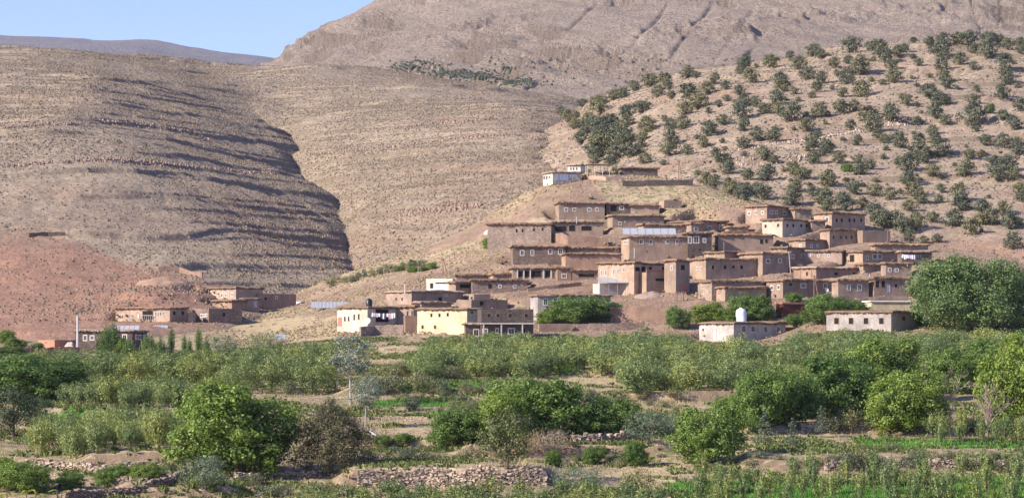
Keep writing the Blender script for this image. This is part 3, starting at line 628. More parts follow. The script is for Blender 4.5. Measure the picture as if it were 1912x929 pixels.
# --- top of the village
house('mud_house', 'topmost grey-brown mud house with four small white-framed windows', 1040, 1044, 1129, 377, 410, 'mud', 'roof', fw((1057.4, 1072.4, 1100.6, 1115), 391.3, 6.5, 8), [], a=7, minw=6)
house('mud_annex', 'dark low annex with a double window beside the topmost house', 1131, 1132, 1176, 379, 399, 'dark_stone', 'roof', [(1146, 389, 13, 13, 'shade_panel'), (1161, 388, 8, 8)], [], a=5, minw=4)
house('mud_annex', 'long low windowless wing between the double window annex and the box hut', 1176, 1178, 1231, 382, 398, 'mud', 'roof', [(1182, 396, 5, 4)], [], a=5, minw=4)
house('block_hut', 'small box-like unroofed hut standing highest on the slope', 1233, 1240, 1273, 374, 388, 'mud', None, [], [], a=18, cat='hut')
house('mud_house', 'brown house with a round vent and pale left end below the annex', 1134, 1144, 1240, 401, 424, 'mud', 'roof', [(1157.5, 417.5, 7, 7), (1167, 414, 3, 4, 'pale')], [], a=12)
house('stone_house', 'pale stony house at the village upper left corner beside the bush', 952, 1029, 1033, 417, 453, 'stone_pale', 'roof', [], [(964.5, 430.5, 4, 7, 'mud_shade_panel'), (975.5, 430, 4, 7, 'mud_shade_panel'), (997, 428.5, 4, 7, 'mud_shade_panel'), (1013, 427.5, 4, 7, 'mud_shade_panel')], a=84, Dm=14.0, key='corner')
house('mud_house', 'courtyard house with dark open gallery behind a long plain wall', 1030, 1032, 1126, 413, 440, 'mud', 'roof', [(1047, 427, 22, 10, 'shade_panel'), (1068, 426, 12, 11, 'shade_panel'), (1095, 426, 20, 9, 'shade_panel')], [], a=5, minw=5)
house('mud_house', 'tan house with four bright white windows under a ragged eave', 957, 958, 1056, 458, 494, 'stone', 'roof', [(975, 472, 8, 11), (994, 471.5, 8, 11), (1027.5, 470, 8, 11), (1046.5, 469, 8, 11)], [], a=5, minw=7)
house('mud_annex', 'low dark annex with one tiny window left of the solar roof house', 1056, 1058, 1162, 461, 477, 'mud', 'roof', [(1152, 466, 7, 5)], [], a=6, minw=5)
house('mud_house', 'wide blank brown house with straight pale roof edge in mid village', 1054, 1056, 1158, 472, 503, 'mud_red', 'roof', [], [], a=7, minw=6)
house('mud_house', 'brown house carrying the slanted solar array on its roof', 1160, 1175, 1283, 440, 487, 'mud', 'roof', [(1197.5, 451.7, 7, 10), (1215.6, 451.7, 7, 10), (1246.5, 451.5, 7, 10), (1264.5, 451.5, 7, 10), (1207, 469, 2, 4, 'mud_shade_panel')], [(1166, 452, 3, 8, 'pale'), (1171, 452, 3, 8, 'pale')], key='solar')
house('mud_annex', 'dark right wing of the solar roof house with large windows', 1283, 1284, 1329, 433, 478, 'dark_stone', 'roof', [(1287, 448, 7, 14), (1300, 447, 11, 14), (1315.5, 448.5, 6.5, 8.5), (1307, 466, 8, 5, 'shade_panel')], [], a=8, minw=5)
house('mud_house', 'mud house half hidden behind the solar roof with a sloping left eave', 1190, 1201, 1286, 418, 437, 'mud', 'roof', [(1270, 430, 7, 4)], [], a=14)
house('mud_house', 'small mud house with pale left end and one white window', 1286, 1291, 1311, 416, 434, 'mud', 'roof', [(1299.7, 428, 6.5, 8)], [])
house('mud_house', 'long brown house with two small windows behind the one window house', 1248, 1309, 1358, 411, 434, 'mud', 'roof', [(1324.5, 425, 6, 7.5), (1345.8, 425.6, 6, 7.5)], [], d=508, a=40)
house('mud_annex', 'low blank wing right of the two window house', 1358, 1360, 1397, 422, 434, 'mud', 'roof', [], [], a=6, minw=4)
house('mud_house', 'plain brown house with an earth mound on its roof and two dishes', 1334, 1341, 1444, 437, 468, 'mud', 'roof', [(1422, 451, 7, 9, 'shade_panel'), (1431, 450, 6, 8, 'shade_panel')], [], key='mound')
house('mud_house', 'high brown house with seven white-framed windows on two sides', 1392, 1432, 1483, 383, 417, 'mud', 'roof', [(1440.4, 396, 5, 7.5), (1449.3, 396.5, 5, 7.5), (1464.6, 398, 5, 7.5), (1472, 398.4, 5, 7.5)], [(1399, 398.5, 5, 7.5), (1412, 397, 5, 7.5), (1424, 396.5, 5, 7.5)])
house('mud_annex', 'lower wing with two tiny windows right of the seven window house', 1482, 1484, 1514, 389, 409, 'mud', 'roof', [(1492, 401, 4, 6), (1503.5, 402, 4, 4)], [], a=14, minw=5)
house('plaster_house', 'cream plastered house glowing in the sun below the seven window house', 1423, 1461, 1516, 408, 442, 'cream_pale', 'roof', fw((1470, 1481, 1496, 1506), 421, 4, 6, 'mud_shade_panel')+[(1515, 420, 3, 12, 'shade_panel')], [(1429.5, 422, 4, 6, 'mud_shade_panel'), (1453, 420.5, 4, 6, 'mud_shade_panel')])
house('mud_house', 'brown house with a row of five dark openings nearest the junipers', 1520, 1553, 1615, 396, 425, 'mud', 'roof', fw((1562, 1571.5, 1586, 1595, 1608), 411, 4, 7, 'shade_panel'), [(1544.6, 408.5, 6, 8)])
house('mud_annex', 'small linking block between the cream house and the five opening house', 1514, 1516, 1541, 411, 428, 'mud', 'roof', [], [], a=10)
house('mud_house', 'brown house with faint openings in front of the five opening house', 1531, 1549, 1600, 427, 457, 'mud', 'roof', fw((1556, 1570, 1580, 1590), 443, 3.5, 6, 'mud_shade_panel'), [])
house('mud_house', 'brown house with overhanging roof and pale sunlit left wall above the roof clutter', 1473, 1504, 1568, 446, 466, 'mud', 'roof', [(1515, 459, 5, 6), (1526, 459, 4, 5)], [(1495, 459, 5, 6)])
house('mud_annex', 'ruined low hut with sunlit end at the village upper right edge', 1600, 1611, 1662, 430, 452, 'mud', None, [], [])
# --- middle rows
house('mud_house', 'mud house with a thick straw roof behind the four opening house', 1315, 1353, 1426, 469, 490, 'mud', 'roof', [], [], d=478)
house('mud_house', 'house with two white windows right of the four opening house', 1380, 1424, 1472, 471, 507, 'mud', 'roof', [(1434, 487.5, 7, 9), (1456.5, 487, 7, 9)], [], a=30, d=472)
house('mud_house', 'house with two white windows behind the leaning pole', 1440, 1469, 1512, 461, 502, 'mud', 'roof', [(1479.5, 478, 7, 9), (1498.5, 478, 6, 9), (1496, 494, 6, 5)], [], d=478)
house('mud_house', 'large plain mud house with four small dark openings in a row', 1287, 1318, 1424, 482, 521, 'mud', 'roof', [(1330.5, 498.7, 5.5, 7.5, 'shade_panel'), (1353.6, 498.7, 5.5, 7.5, 'shade_panel'), (1369.3, 498, 5, 6, 'mud_shade_panel'), (1384.6, 498.5, 5.5, 7.5, 'shade_panel')], [(1302, 501, 3, 7, 'pale'), (1308.5, 500.5, 3, 7, 'pale')])
house('plaster_house', 'pale low house with three little windows behind the gate wall', 1521, 1572, 1590, 467, 484, 'mud_pale', 'roof', [], [(1528, 477, 4, 5), (1538.5, 476.5, 4, 6), (1547, 476.5, 5, 6)], d=478, a=65, Dm=9)
house('mud_house', 'house with one wide triple window and sunlit left end', 1579, 1611, 1682, 468, 490, 'mud', 'roof', [(1619.5, 481.5, 5, 8), (1633.4, 478.5, 9, 10), (1642.6, 478.5, 9, 10)], [(1591, 482, 9, 14, 'shade_panel')])
house('mud_annex', 'long flat roofed building at the top right of the village', 1628, 1634, 1733, 455, 470, 'mud', 'roof', [], [], a=9)
house('mud_house', 'dark house with a laundry terrace beside the great walnut tree', 1681, 1684, 1740, 468, 495, 'dark_stone', 'roof_grey', [(1697, 480, 12, 9, 'shade_panel'), (1716, 480, 14, 10, 'shade_panel')], [], a=8, key='laundry_r')
house('mud_house', 'reddish low house with pale left wall under two roof poles', 1482, 1524, 1614, 498, 519, 'mud_red', 'roof_grey', [(1561, 510.5, 7, 6, 'mud_shade_panel'), (1594.5, 510.5, 6, 5, 'mud_shade_panel')], [(1507, 511, 4, 8, 'mud_shade_panel')])
house('mud_annex', 'blank brown block with thick thatch right of the reddish low house', 1600, 1612, 1653, 492, 516, 'mud', 'roof', [], [], d=468)
house('mud_house', 'brown house with two small square windows near the great walnut', 1651, 1654, 1702, 490, 514, 'mud', 'roof', [(1661.5, 504, 6.5, 8), (1674.5, 504, 6.5, 8)], [], a=10)
house('mud_house', 'mud house with bright left wall at the left end of the long lower row', 1431, 1462, 1556, 521, 556, 'mud', 'roof', [(1476, 531, 6, 6, 'mud_shade_panel'), (1500, 533, 10, 9), (1541, 533, 8, 10)], [(1441.5, 537, 6, 9), (1454, 536, 6, 10)], key='row')
house('mud_house', 'projecting middle block of the long lower row with two narrow windows', 1554, 1565, 1622, 521, 557, 'mud', 'roof', [(1585, 536.6, 7, 12), (1605, 536.8, 7, 12)], [])
house('mud_house', 'right block of the long lower row with big dark windows and pale door', 1620, 1632, 1701, 517, 552, 'mud', 'roof', [(1638, 530, 8, 13, 'shade_panel'), (1649, 530, 8, 13, 'shade_panel'), (1659.5, 538, 6, 16, 'bluedoor'), (1673, 533, 6, 7, 'mud_shade_panel')], [])
house('mud_house', 'wide low mud house with sunlit stone end below the four opening house', 1303, 1329, 1432, 523, 556, 'stone_pale', 'roof', [], [])
house('mud_annex', 'lower lean-to with jagged roof in front of the wide low house', 1331, 1354, 1431, 535, 562, 'mud', 'roof', [], [(1343, 545, 4, 8, 'reddoor')])
# --- building with terrace and tower
house('mud_house', 'large pale-sided house with five narrow windows behind the solar shed', 1117, 1184, 1252, 489, 548, 'mud_pale', 'roof', [(1190, 502, 9, 8, 'shade_panel'), (1201, 502, 8, 10, 'shade_panel'), (1214, 501, 6, 7, 'mud_shade_panel'), (1240, 501, 9, 7, 'shade_panel')], [(1123, 509, 4, 10, 'pale'), (1131, 509, 4, 10, 'pale'), (1146, 507, 4, 10, 'pale'), (1154, 506, 4, 11, 'pale'), (1164, 503, 4, 10, 'pale')], key='terrace_house')
house('terrace_block', 'flat terrace block with red parapet and long dark slot', 1186, 1207, 1262, 508, 547, 'mud', None, [(1239, 522, 40, 6, 'shade_panel')], [], key='terrace')
house('mud_tower', 'square tower-like block with a small red door at the terrace', 1244, 1262, 1288, 485, 546, 'mud', 'roof', [(1274.7, 499, 8, 10, 'mud_shade_panel'), (1277.5, 536, 10, 15, 'reddoor')], [(1254, 500, 4, 10, 'pale')], cat='house')
house('block_shed', 'grey rendered shed under the slanted solar canopy', 1107, 1120, 1171, 529, 552, 'grey', None, [], [], cat='shed', key='solar_shed')
house('mud_house', 'gallery house with white pillars and a dark open porch', 954, 957, 1040, 499, 524, 'mud', 'roof', [(972, 511, 9, 11, 'shade_panel'), (984, 511, 11, 12, 'shade_panel'), (1001, 511, 20, 13, 'shade_panel'), (1023, 511, 10, 13, 'shade_panel'), (1034, 513, 7, 12)], [], a=6, minw=6, key='gallery')
house('mud_house', 'right block of the gallery house with one square white window', 1040, 1041, 1067, 498, 523, 'mud_red', 'roof', [(1053.3, 515.3, 10, 10)], [], a=6, minw=6)
house('mud_annex', 'shadowed shed between the gallery house and the pale-sided house', 1067, 1069, 1116, 503, 522, 'mud', 'roof', [(1095, 514, 30, 7, 'shade_panel')], [], a=6, minw=4)
house('stone_house', 'long low stone house with three small windows left of the gallery', 880, 882, 984, 521, 547, 'stone', 'roof', [(915, 534, 8, 9, 'shade_panel'), (933.5, 534.5, 6, 7), (961, 534.5, 5, 7)], [], a=7, minw=5)
house('mud_annex', 'low block with sunlit end left of the long stone house', 838, 851, 884, 526, 548, 'mud', 'roof', [(868, 532, 20, 8, 'shade_panel')], [])
house('ruined_house', 'roofless ruin with broken white plaster wall', 796, 845, 850, 520, 542, 'white', None, [], [(806, 533, 6, 10, 'shade_panel'), (826, 528, 26, 3, 'shade_panel')], a=65)
house('mud_annex', 'long thin building forming the upper edge left of the gallery', 850, 852, 912, 512, 528, 'mud', 'roof', [], [], a=6, minw=4)
house('mud_annex', 'short low block left of the gallery under the tan house', 914, 921, 956, 510, 526, 'mud', 'roof', [], [], a=8, minw=4)
house('mud_house', 'long plain house with pinkish left wall and dark square opening', 720.5, 768.5, 865, 542, 572, 'mud_pale', 'roof_grey', [(821.5, 558, 8, 8, 'shade_panel'), (833, 551, 5, 5, 'pale')], [(740, 558, 3, 6, 'mud_shade_panel'), (751, 558, 3, 6, 'mud_shade_panel')], key='plain')
house('mud_annex', 'low roofed block in front of the long plain house', 773, 787, 843, 563, 582, 'mud', 'roof_grey', [], [])
house('mud_annex', 'tiny sheds with sunlit ends beside the long stone house', 877, 885, 916, 549, 562, 'mud', None, [], [(881, 556, 4, 5, 'shade_panel')])
house('mud_annex', 'unroofed low enclosure behind the two-storey stone house', 852, 880, 948, 559, 580, 'mud', None, [(899, 566, 8, 9, 'mud_shade_panel')], [])
# --- front row
house('plaster_house', 'bright cream two-storey house with flaking right end in the front row', 779, 872, 899, 575, 624, 'cream', 'roof', [(881, 583, 4, 4, 'shade_panel')], [(805.5, 588, 4, 7, 'mud_shade_panel'), (820.6, 588, 4, 7, 'mud_shade_panel'), (836, 587, 4, 7, 'mud_shade_panel'), (789, 610, 4, 7, 'mud_shade_panel'), (812.4, 610, 4, 7, 'mud_shade_panel')], key='cream')
house('stone_house', 'two-storey stone house with dark upper openings and white lower windows', 897, 899, 996, 577, 633, 'dark_stone', None, fw((913, 930, 952.6, 982.6), 588.7, 7.5, 8, 'shade_panel')+[(889+14, 620.6, 11, 15), (928, 617, 8, 10), (954.6, 618, 12, 13), (978, 617, 7, 10, 'mud_shade_panel')], [], a=6, minw=8, key='two')
house('mud_annex', 'dark lower storey block with one large white window beside the cream house', 868, 870, 898, 603, 632, 'dark_stone', 'roof_grey', [(889, 620.6, 11, 15)], [], a=6, minw=3.5)
house('mud_house', 'grey-fronted house behind the spreading courtyard tree', 990, 1004, 1140, 549, 598, 'grey', 'roof', [(1018.5, 563, 9, 13), (1037, 561, 9, 10)], [], key='treehouse')
house('laundry_house', 'cream house with red side door and laundry gallery in the front row', 630, 686, 744, 572, 620, 'cream_pale', 'roof', [(713, 589, 52, 24, 'shade_panel')], [(644, 595, 3, 9, 'mud_shade_panel'), (651, 595, 3, 9, 'mud_shade_panel'), (661.5, 592, 3, 11, 'mud_shade_panel'), (670, 591, 3, 11, 'mud_shade_panel'), (635, 600, 7, 17, 'reddoor')], key='laundry')
house('mud_house', 'pale narrow house right of the laundry gallery', 742, 772, 779, 570, 607, 'mud_pale', 'roof', [], [(761, 585, 3, 10, 'mud_shade_panel'), (772, 584, 3, 9, 'mud_shade_panel')], a=60)
house('mud_annex', 'brown box annex between the pale narrow house and the cream house', 755, 757, 778, 589, 619, 'mud_red', None, [], [], a=8, minw=4)
house('block_house', 'long white-grey block house with four dark square windows in the orchard', 1543, 1664, 1712, 580, 618, 'block', 'roof', [(1687, 594, 6, 8, 'shade_panel')], fw((1562, 1589, 1617, 1645.7), 598.7, 9, 12, 'shade_panel'), a=58, over=0.25)
house('plaster_house', 'cream house with flat white slab roof behind the white-grey block house', 1621, 1627, 1704, 563, 584, 'cream', None, [], [], d=437, a=8, minw=5, key='creamslab')
house('block_house', 'low grey house with pale door and four white windows among apple trees', 1305.5, 1370, 1467, 601, 638, 'grey', 'roof', [(1388.5, 614, 9, 14), (1406, 614, 9, 14), (1429.4, 614.8, 9, 14), (1453, 615.4, 9, 14)], [(1334.6, 625, 7, 21, 'whitedoor'), (1339, 608.5, 8, 5), (1313, 615, 3, 5, 'mud_shade_panel')], over=0.2, key='greyhouse')
house('painted_shed', 'low dark red shed with pink roof edge in the orchard', 1452, 1462, 1504, 567, 592, 'red_paint', None, [], [], cat='shed', key='redshed')
# --- western hamlet
house('mud_house', 'highest house of the western hamlet with five narrow white windows', 389, 440.5, 491, 536, 567, 'mud_pale', 'roof', [], [(395.2, 554.8, 4, 8), (401.8, 553.8, 4, 8), (414.3, 551, 4, 8), (422, 550.8, 4, 8), (433.6, 549.6, 4, 8)], which=None)
house('mud_annex', 'long brown low wing running right from the hamlet top house', 478, 481, 553, 548, 574, 'mud_red', None, [(516.4, 555, 5, 7), (496, 557, 5, 6, 'mud_shade_panel')], [], a=30, which=None)
house('mud_annex', 'brown gate block with pale lilac door in the western hamlet', 450, 456, 484, 556, 577, 'mud_red', 'roof', [(476.6, 567, 7, 12, 'bluedoor')], [], which=None)
house('mud_annex', 'small low stepped block below the hamlet top house', 396, 433, 458, 560, 577, 'mud_red', 'roof', [], [], which=None)
house('stone_house', 'stone house with four small windows at the hamlet lower right', 359.5, 390, 452, 576, 600, 'stone', None, [(418, 587, 6, 9, 'shade_panel')], [(365.5, 589, 4, 7), (376.6, 589, 4, 7), (381.5, 588.5, 4, 7), (385.5, 588, 3.5, 7)], which=None)
house('mud_house', 'pinkish house with one dark window in the hamlet middle', 323, 364, 401, 564, 587, 'pink', 'roof', [], [(354, 576.3, 4, 7, 'shade_panel')], which=None, d=498)
house('mud_house', 'long hamlet house with a dark balcony recess and many narrow windows', 216, 317, 350, 573, 600, 'mud_pale', 'roof', [(325, 584, 5, 7, 'mud_shade_panel'), (341, 584, 5, 7, 'mud_shade_panel')], [(222.3, 591, 3.5, 7), (228.7, 591, 3.5, 7), (239.2, 589.5, 3.5, 7), (247, 589.5, 3.5, 7), (258, 589, 4, 8, 'whitedoor'), (276, 588, 20, 17, 'shade_panel'), (291, 586, 3, 9), (295.5, 586, 3, 9), (299.5, 585.5, 3, 9), (305, 585.8, 3.5, 7)], which=None, key='balcony', a=72)
house('mud_annex', 'dark recessed block between the long hamlet house and the stone house', 349, 351, 361, 583, 601, 'dark_stone', None, [], [], which=None, a=8)
house('stone_house', 'dark stone farmhouse with white square windows behind the poplars', 147, 247, 275, 616, 662, 'dark_stone', 'roof_grey', [(254, 629, 4, 10), (260.8, 629, 4, 10), (269, 629, 4, 8)], [(159, 630.6, 9, 11), (172, 630.3, 8, 10), (197, 630.3, 7, 10), (213, 630, 7, 10), (232.9, 629, 9, 11), (232, 652, 7, 8, 'shade_panel')], a=74, Dm=11.5, d=425, over=0.3, key='farm')
house('brick_shed', 'small pink shed with rubble on its flat top left of the dark farmhouse', 70.6, 102, 145, 634, 650, 'pink', None, [], [(86, 639, 5, 2, 'shade_panel')], cat='shed', d=432, key='pinkshed')
print('houses', len(HOUSES)); TERR1(); TERR2(); regrid()

def surf(u, y, which=None):
    x, d = hit(u, y, which); return x, d, (H0-y)*d/F
# ------------------------------------------------------------------ free-standing walls and terrace walls
def wall_line(name, label, pts, h, mat, th=0.4, stones=False, sink=0.5, which=1, cap=None, seed=0, dd=0.0, jag=0.1, ylift=None):
    """a wall that follows ground points seen at pixels pts"""
    rng = random.Random(seed+7); P = []
    for (u, y) in pts:
        x, d = hit(u, y, which); P.append(np.array([x, d+dd]))
    Q = [];
    for i in range(len(P)-1):
        L = np.linalg.norm(P[i+1]-P[i]); k = max(1, int(L/(0.27 if stones else 0.9)))
        for j in range(k): Q.append(P[i]+(P[i+1]-P[i])*j/k)
    Q.append(P[-1]); mb = MB(); o0 = (float(Q[0][0]), float(Q[0][1]), float(gz(Q[0][0], Q[0][1])))
    if stones:
        for i in range(len(Q)-1):
            q = Q[i]; t = Q[i+1]-q; L = np.linalg.norm(t); t = t/(L+1e-9); nrm = np.array([-t[1], t[0]]); z0 = float(gz(q[0], q[1]-0.6)) ; z = z0-0.25; hh = h*(1+0.15*math.sin(i*0.37)+rng.uniform(-.12, .12))
            while z < z0+hh:
                sh = rng.uniform(0.09, 0.24); off = rng.uniform(-0.12, 0.10); a0 = rng.uniform(-0.1, 0.05); b0 = L+rng.uniform(-0.08, 0.06)
                V = []
                for zz in (z, z+sh-0.02):
                    for (s_, n_) in ((a0, -th/2+off), (b0, -th/2+off), (b0, th/2), (a0, th/2)):
                        p = q+t*s_+nrm*n_; V.append((p[0]-o0[0]+rng.uniform(-.07, .07), p[1]-o0[1]+rng.uniform(-.07, .07), zz-o0[2]+rng.uniform(-.05, .05)))
                mb.add(V, [(3, 2, 1, 0), (4, 5, 6, 7), (0, 1, 5, 4), (1, 2, 6, 5), (2, 3, 7, 6), (3, 0, 4, 7)]); z += sh
    else:
        V = []; n = len(Q)
        for i, q in enumerate(Q):
            t = Q[min(i+1, n-1)]-Q[max(i-1, 0)]; t = t/(np.linalg.norm(t)+1e-9); nrm = np.array([-t[1], t[0]]); z0 = float(gz(q[0], q[1]))
            a = q-nrm*th/2-q*0; b = q+nrm*th/2; zt = z0+h+rng.uniform(-jag, jag)
            for (p, zz) in ((a, z0-sink), (b, z0-sink), (b, zt), (a, zt)): V.append((p[0]-o0[0], p[1]-o0[1], zz-o0[2]))
        Fc = []
        for i in range(n-1):
            for k in range(4): Fc.append((i*4+k, (i+1)*4+k, (i+1)*4+(k+1) % 4, i*4+(k+1) % 4))
        Fc += [(0, 1, 2, 3), tuple((n-1)*4+k for k in (3, 2, 1, 0))]; mb.add(V, Fc)
    o = mb.obj(name, MAT[mat], loc=o0); prop(o, label, 'wall'); return o
wall_line('mud_wall', 'long brown courtyard wall below the upper left corner house', [(1019, 450), (1060, 450), (1134, 446)], 2.2, 'mud_red', seed=1, dd=-3)
wall_line('mud_wall', 'tall dark mud wall right of the courtyard tree', [(1140, 601), (1190, 600), (1248, 600)], 2.9, 'mud_red', seed=2)
wall_line('stone_wall', 'low orchard wall section with rubble top under the courtyard tree', [(1067, 617), (1130, 616), (1204, 615)], 1.3, 'stone', 0.5, seed=3)
wall_line('mud_wall', 'smooth low wall between the two-storey stone house and the rubble topped wall', [(1006, 619), (1064, 618)], 1.5, 'mud', seed=4)
wall_line('mud_wall', 'low tan wall under the laundry gallery', [(674, 626), (700, 623), (755, 621)], 1.75, 'stone_pale', seed=5, dd=-2.5)
wall_line('mud_wall', 'brown wall in front of the long lower row', [(1556, 571), (1620, 570), (1695, 568)], 1.6, 'mud', seed=6)
wall_line('mud_wall', 'parapet wall of the pergola terrace on the crest', [(1098, 329), (1130, 328), (1159, 327)], 0.8, 'mud_pale', seed=7, dd=-4)
wall_line('stone_wall', 'dark retaining wall descending right from the crest outbuilding', [(1160, 331), (1220, 333), (1290, 338)], 1.3, 'dark_stone', seed=8, dd=-6)
wall_line('mud_wall', 'dark low wall left of the dark farmhouse', [(30, 664), (90, 662), (150, 660)], 1.3, 'pink', seed=9, dd=-1)
wall_line('mud_wall', 'long dark enclosure wall on the hillside above the western hamlet', [(296, 507), (335, 508), (378, 517)], 1.1, 'mud_red', seed=10, which=2)
wall_line('mud_wall', 'short dark enclosure wall on the red slope at far left', [(54, 441), (90, 440), (122, 439)], 0.9, 'dark_stone', seed=11, which=2)
wall_line('mud_wall', 'crumbled low wall crossing the slope above the stone enclosure', [(1085, 533), (1040, 538), (985, 544)], 0.7, 'mud_red', seed=12)
wall_line('dry_stone_wall', 'pale dry stone terrace wall standing in the centre foreground', [(668, 905), (720, 903), (800, 901), (900, 900), (1020, 898)], 1.45, 'rock', 0.5, True, seed=13, dd=-0.3)
wall_line('dry_stone_wall', 'stone terrace wall behind the dead brush in the middle', [(1070, 829), (1120, 827), (1190, 822)], 0.8, 'rock', 0.5, True, seed=14)
wall_line('dry_stone_wall', 'rubble terrace wall under the dense orchard block at left', [(50, 868), (130, 874), (210, 880), (300, 873)], 0.6, 'rock', 0.5, True, seed=15)
wall_line('dry_stone_wall', 'dark stone channel wall slanting across the lower left corner', [(120, 935), (190, 926), (260, 914), (330, 903)], 0.7, 'dark_rock', 0.45, True, seed=16)
wall_line('dry_stone_wall', 'dark upper channel wall behind the slanting one at lower left', [(200, 911), (270, 903), (345, 889)], 0.5, 'dark_rock', 0.45, True, seed=17)
wall_line('dry_stone_wall', 'crumbling reddish stone bank at the right edge foreground', [(1540, 874), (1640, 870), (1760, 871), (1925, 866)], 0.8, 'rock', 0.5, True, seed=18)
wall_line('dry_stone_wall', 'short stone wall in shade behind the young conifers', [(1495, 803), (1550, 801)], 0.9, 'rock', 0.5, True, seed=19)
wall_line('dry_stone_wall', 'rubble edge under the shade of the big cypress', [(440, 893), (520, 892), (600, 888)], 0.5, 'rock', 0.5, True, seed=20)

# ------------------------------------------------------------------ solar arrays
def panels(label, u0, u1, yt, yb, n, d, tilt, rz, group=None, legs=True):
    """row of n panels, its lower edge seen at row yb and its top edge at yt"""
    P = np.array([(u0-CX)/F*d, d, (H0-yb)*d/F]); e = np.array([math.cos(rz), math.sin(rz)])
    W = project_s((P[0], P[1]), e, u1); hgt = (yb-yt)*d/F; s = hgt/math.sin(tilt)
    root = empty('solar_array', tuple(P), rz); prop(root, label, 'solar panels', group)
    ct, st = math.cos(tilt), math.sin(tilt)
    for i in range(n):
        w_ = W/n; x0 = i*w_+0.02; x1 = (i+1)*w_-0.02
        mb = MB(); V = []
        for (s_, k) in ((0, 0), (s, 0), (s, 0.05), (0, 0.05)):
            for x in (x0, x1): V.append((x, s_*ct-k*st, s_*st+k*ct))
        mb.add(V, [(0, 1, 3, 2), (2, 3, 5, 4), (4, 5, 7, 6), (6, 7, 1, 0), (0, 2, 4, 6), (1, 7, 5, 3)])
        fr = mb.obj('panel', MAT['steel'], root)
        m2 = MB(); b = 0.07; V = [(x, s_*ct-0.056*st, s_*st+0.056*ct) for s_ in (b, s-b) for x in (x0+b, x1-b)]; m2.add(V, [(0, 1, 3, 2)]); m2.obj('cells', MAT['cells'], fr)
    lg = 0
    for i in range(0, n+1, max(1, n//4)):
        x = min(i*W/n, W-0.05)
        for y, z in ((0.1, 0), (s*ct-0.05, s*st-0.03)):
            m3 = MB(); m3.box(x, x+0.06, y, y+0.06, -legs if isinstance(legs, float) else -1.0, z); m3.obj('leg', MAT['steel'], root)
    return root
hs = HOUSES['solar']; panels('seven solar panels tilted on the roof of the brown house', 1163, 1263, 425.5, 438, 7, hs['P'][1]+1.5, R(38), hs['a']*0.15, legs=0.6)
hs = HOUSES['solar_shed']; panels('four large solar panels forming a canopy over the grey shed', 1119, 1187, 517, 528, 4, hs['P'][1]-0.8, R(22), hs['a']*0.4, legs=2.8)
panels('long double row of solar panels on the open slope left of the laundry house', 581, 676, 563, 575, 14, hit(600, 580, 1)[1], R(35), 0.10)
hs = HOUSES['farm']; panels('five solar panels on the roof of the dark farmhouse', 212, 259, 607.5, 616, 5, 430, R(35), -0.05, legs=0.5)
panels('pale solar panels on the ground below the hamlet house', 285, 313, 607, 614, 4, hit(300, 618, 1)[1], R(40), 0.0)
panels('small tilted solar panels among the orchard trees below the long array', 511, 534, 624, 634, 3, hit(520, 640, 1)[1], R(40), 0.1)

# ------------------------------------------------------------------ pergola, pillars, slabs, parapets
x, d, z = surf(1096, 326, 1); d -= 3
rt = empty('pergola', ((1096-CX)/F*d, d, (H0-326)*d/F), 0.1); prop(rt, 'open pergola with flat thatched top beside the white crest house', 'pergola')
m = MB(); roof_mesh(m, 0, 5.6, 0, 3.5, 2.4, 0.12, random.Random(3), 0.2, 0.1, 0.03, 0.03); m.obj('roof', MAT['roof_grey'], rt)
for px in (0.1, 1.9, 3.7, 5.4):
    for py in (0.1, 3.2):
        m = MB(); m.tube([(px, py, -0.8), (px, py, 2.42)], [0.06, 0.06], 6); m.obj('post', MAT['frame'], rt)
def part_box(root, name, x0, x1, y0, y1, z0, z1, mat):
    m = MB(); m.box(x0, x1, y0, y1, z0, z1); return m.obj(name, MAT[mat], root)
h_ = HOUSES['gallery']
for u in (966, 978, 990, 1015, 1029):
    s_ = project_s(h_['P'], h_['e1'], u); zb_ = (H0-519)*h_['P'][1]/F-h_['zb']; part_box(h_['root'], 'pillar', s_-0.11, s_+0.11, -0.28, -0.06, zb_-0.3, h_['H']-0.36, 'frame')
part_box(h_['root'], 'parapet', 0.3, h_['W']-0.2, -0.42, -0.28, (H0-526)*h_['P'][1]/F-h_['zb'], (H0-519.5)*h_['P'][1]/F-h_['zb'], 'mud_pale')
h_ = HOUSES['terrace']; part_box(h_['root'], 'parapet', -0.02, h_['W'], -0.06, 0.12, h_['H'], h_['H']+0.55, 'pink')
h_ = HOUSES['two']; zz = (H0-603.5)*h_['P'][1]/F-h_['zb']; part_box(h_['root'], 'balcony_slab', -0.3, h_['W']+0.1, -0.9, 0.0, zz-0.12, zz+0.1, 'concrete')
for s_ in (0.2, 3.4, 7.2): part_box(h_['root'], 'pillar', s_, s_+0.22, -0.85, -0.63, -0.2, zz-0.12, 'concrete')
h_ = HOUSES['creamslab']; part_box(h_['root'], 'roof', -0.3, h_['W']+0.3, -0.3, h_['D']+0.3, h_['H'], h_['H']+0.22, 'white_slab')
h_ = HOUSES['redshed']; part_box(h_['root'], 'roof', -0.2, h_['W']+0.2, -0.2, h_['D']+0.2, h_['H'], h_['H']+0.30, 'pink')
h_ = HOUSES['mound']
m = MB(); roof_mesh(m, 1.0, h_['W']-2, 0.6, max(h_['D']-0.6, 2.5), h_['H'], 0.15, random.Random(5), 0.0, 0.15, 0.05, 0.7); m.obj('earth_mound', MAT['brush'], h_['root'])
h_ = HOUSES['balcony']
for k in range(7): part_box(h_['root'], 'baluster', -0.5, -0.44, h_['D']*0.30+k*0.45, h_['D']*0.30+k*0.45+0.05, h_['H']-2.6, h_['H']-1.7, 'frame')
part_box(h_['root'], 'handrail', -0.52, -0.42, h_['D']*0.30, h_['D']*0.30+2.8, h_['H']-1.7, h_['H']-1.62, 'frame')

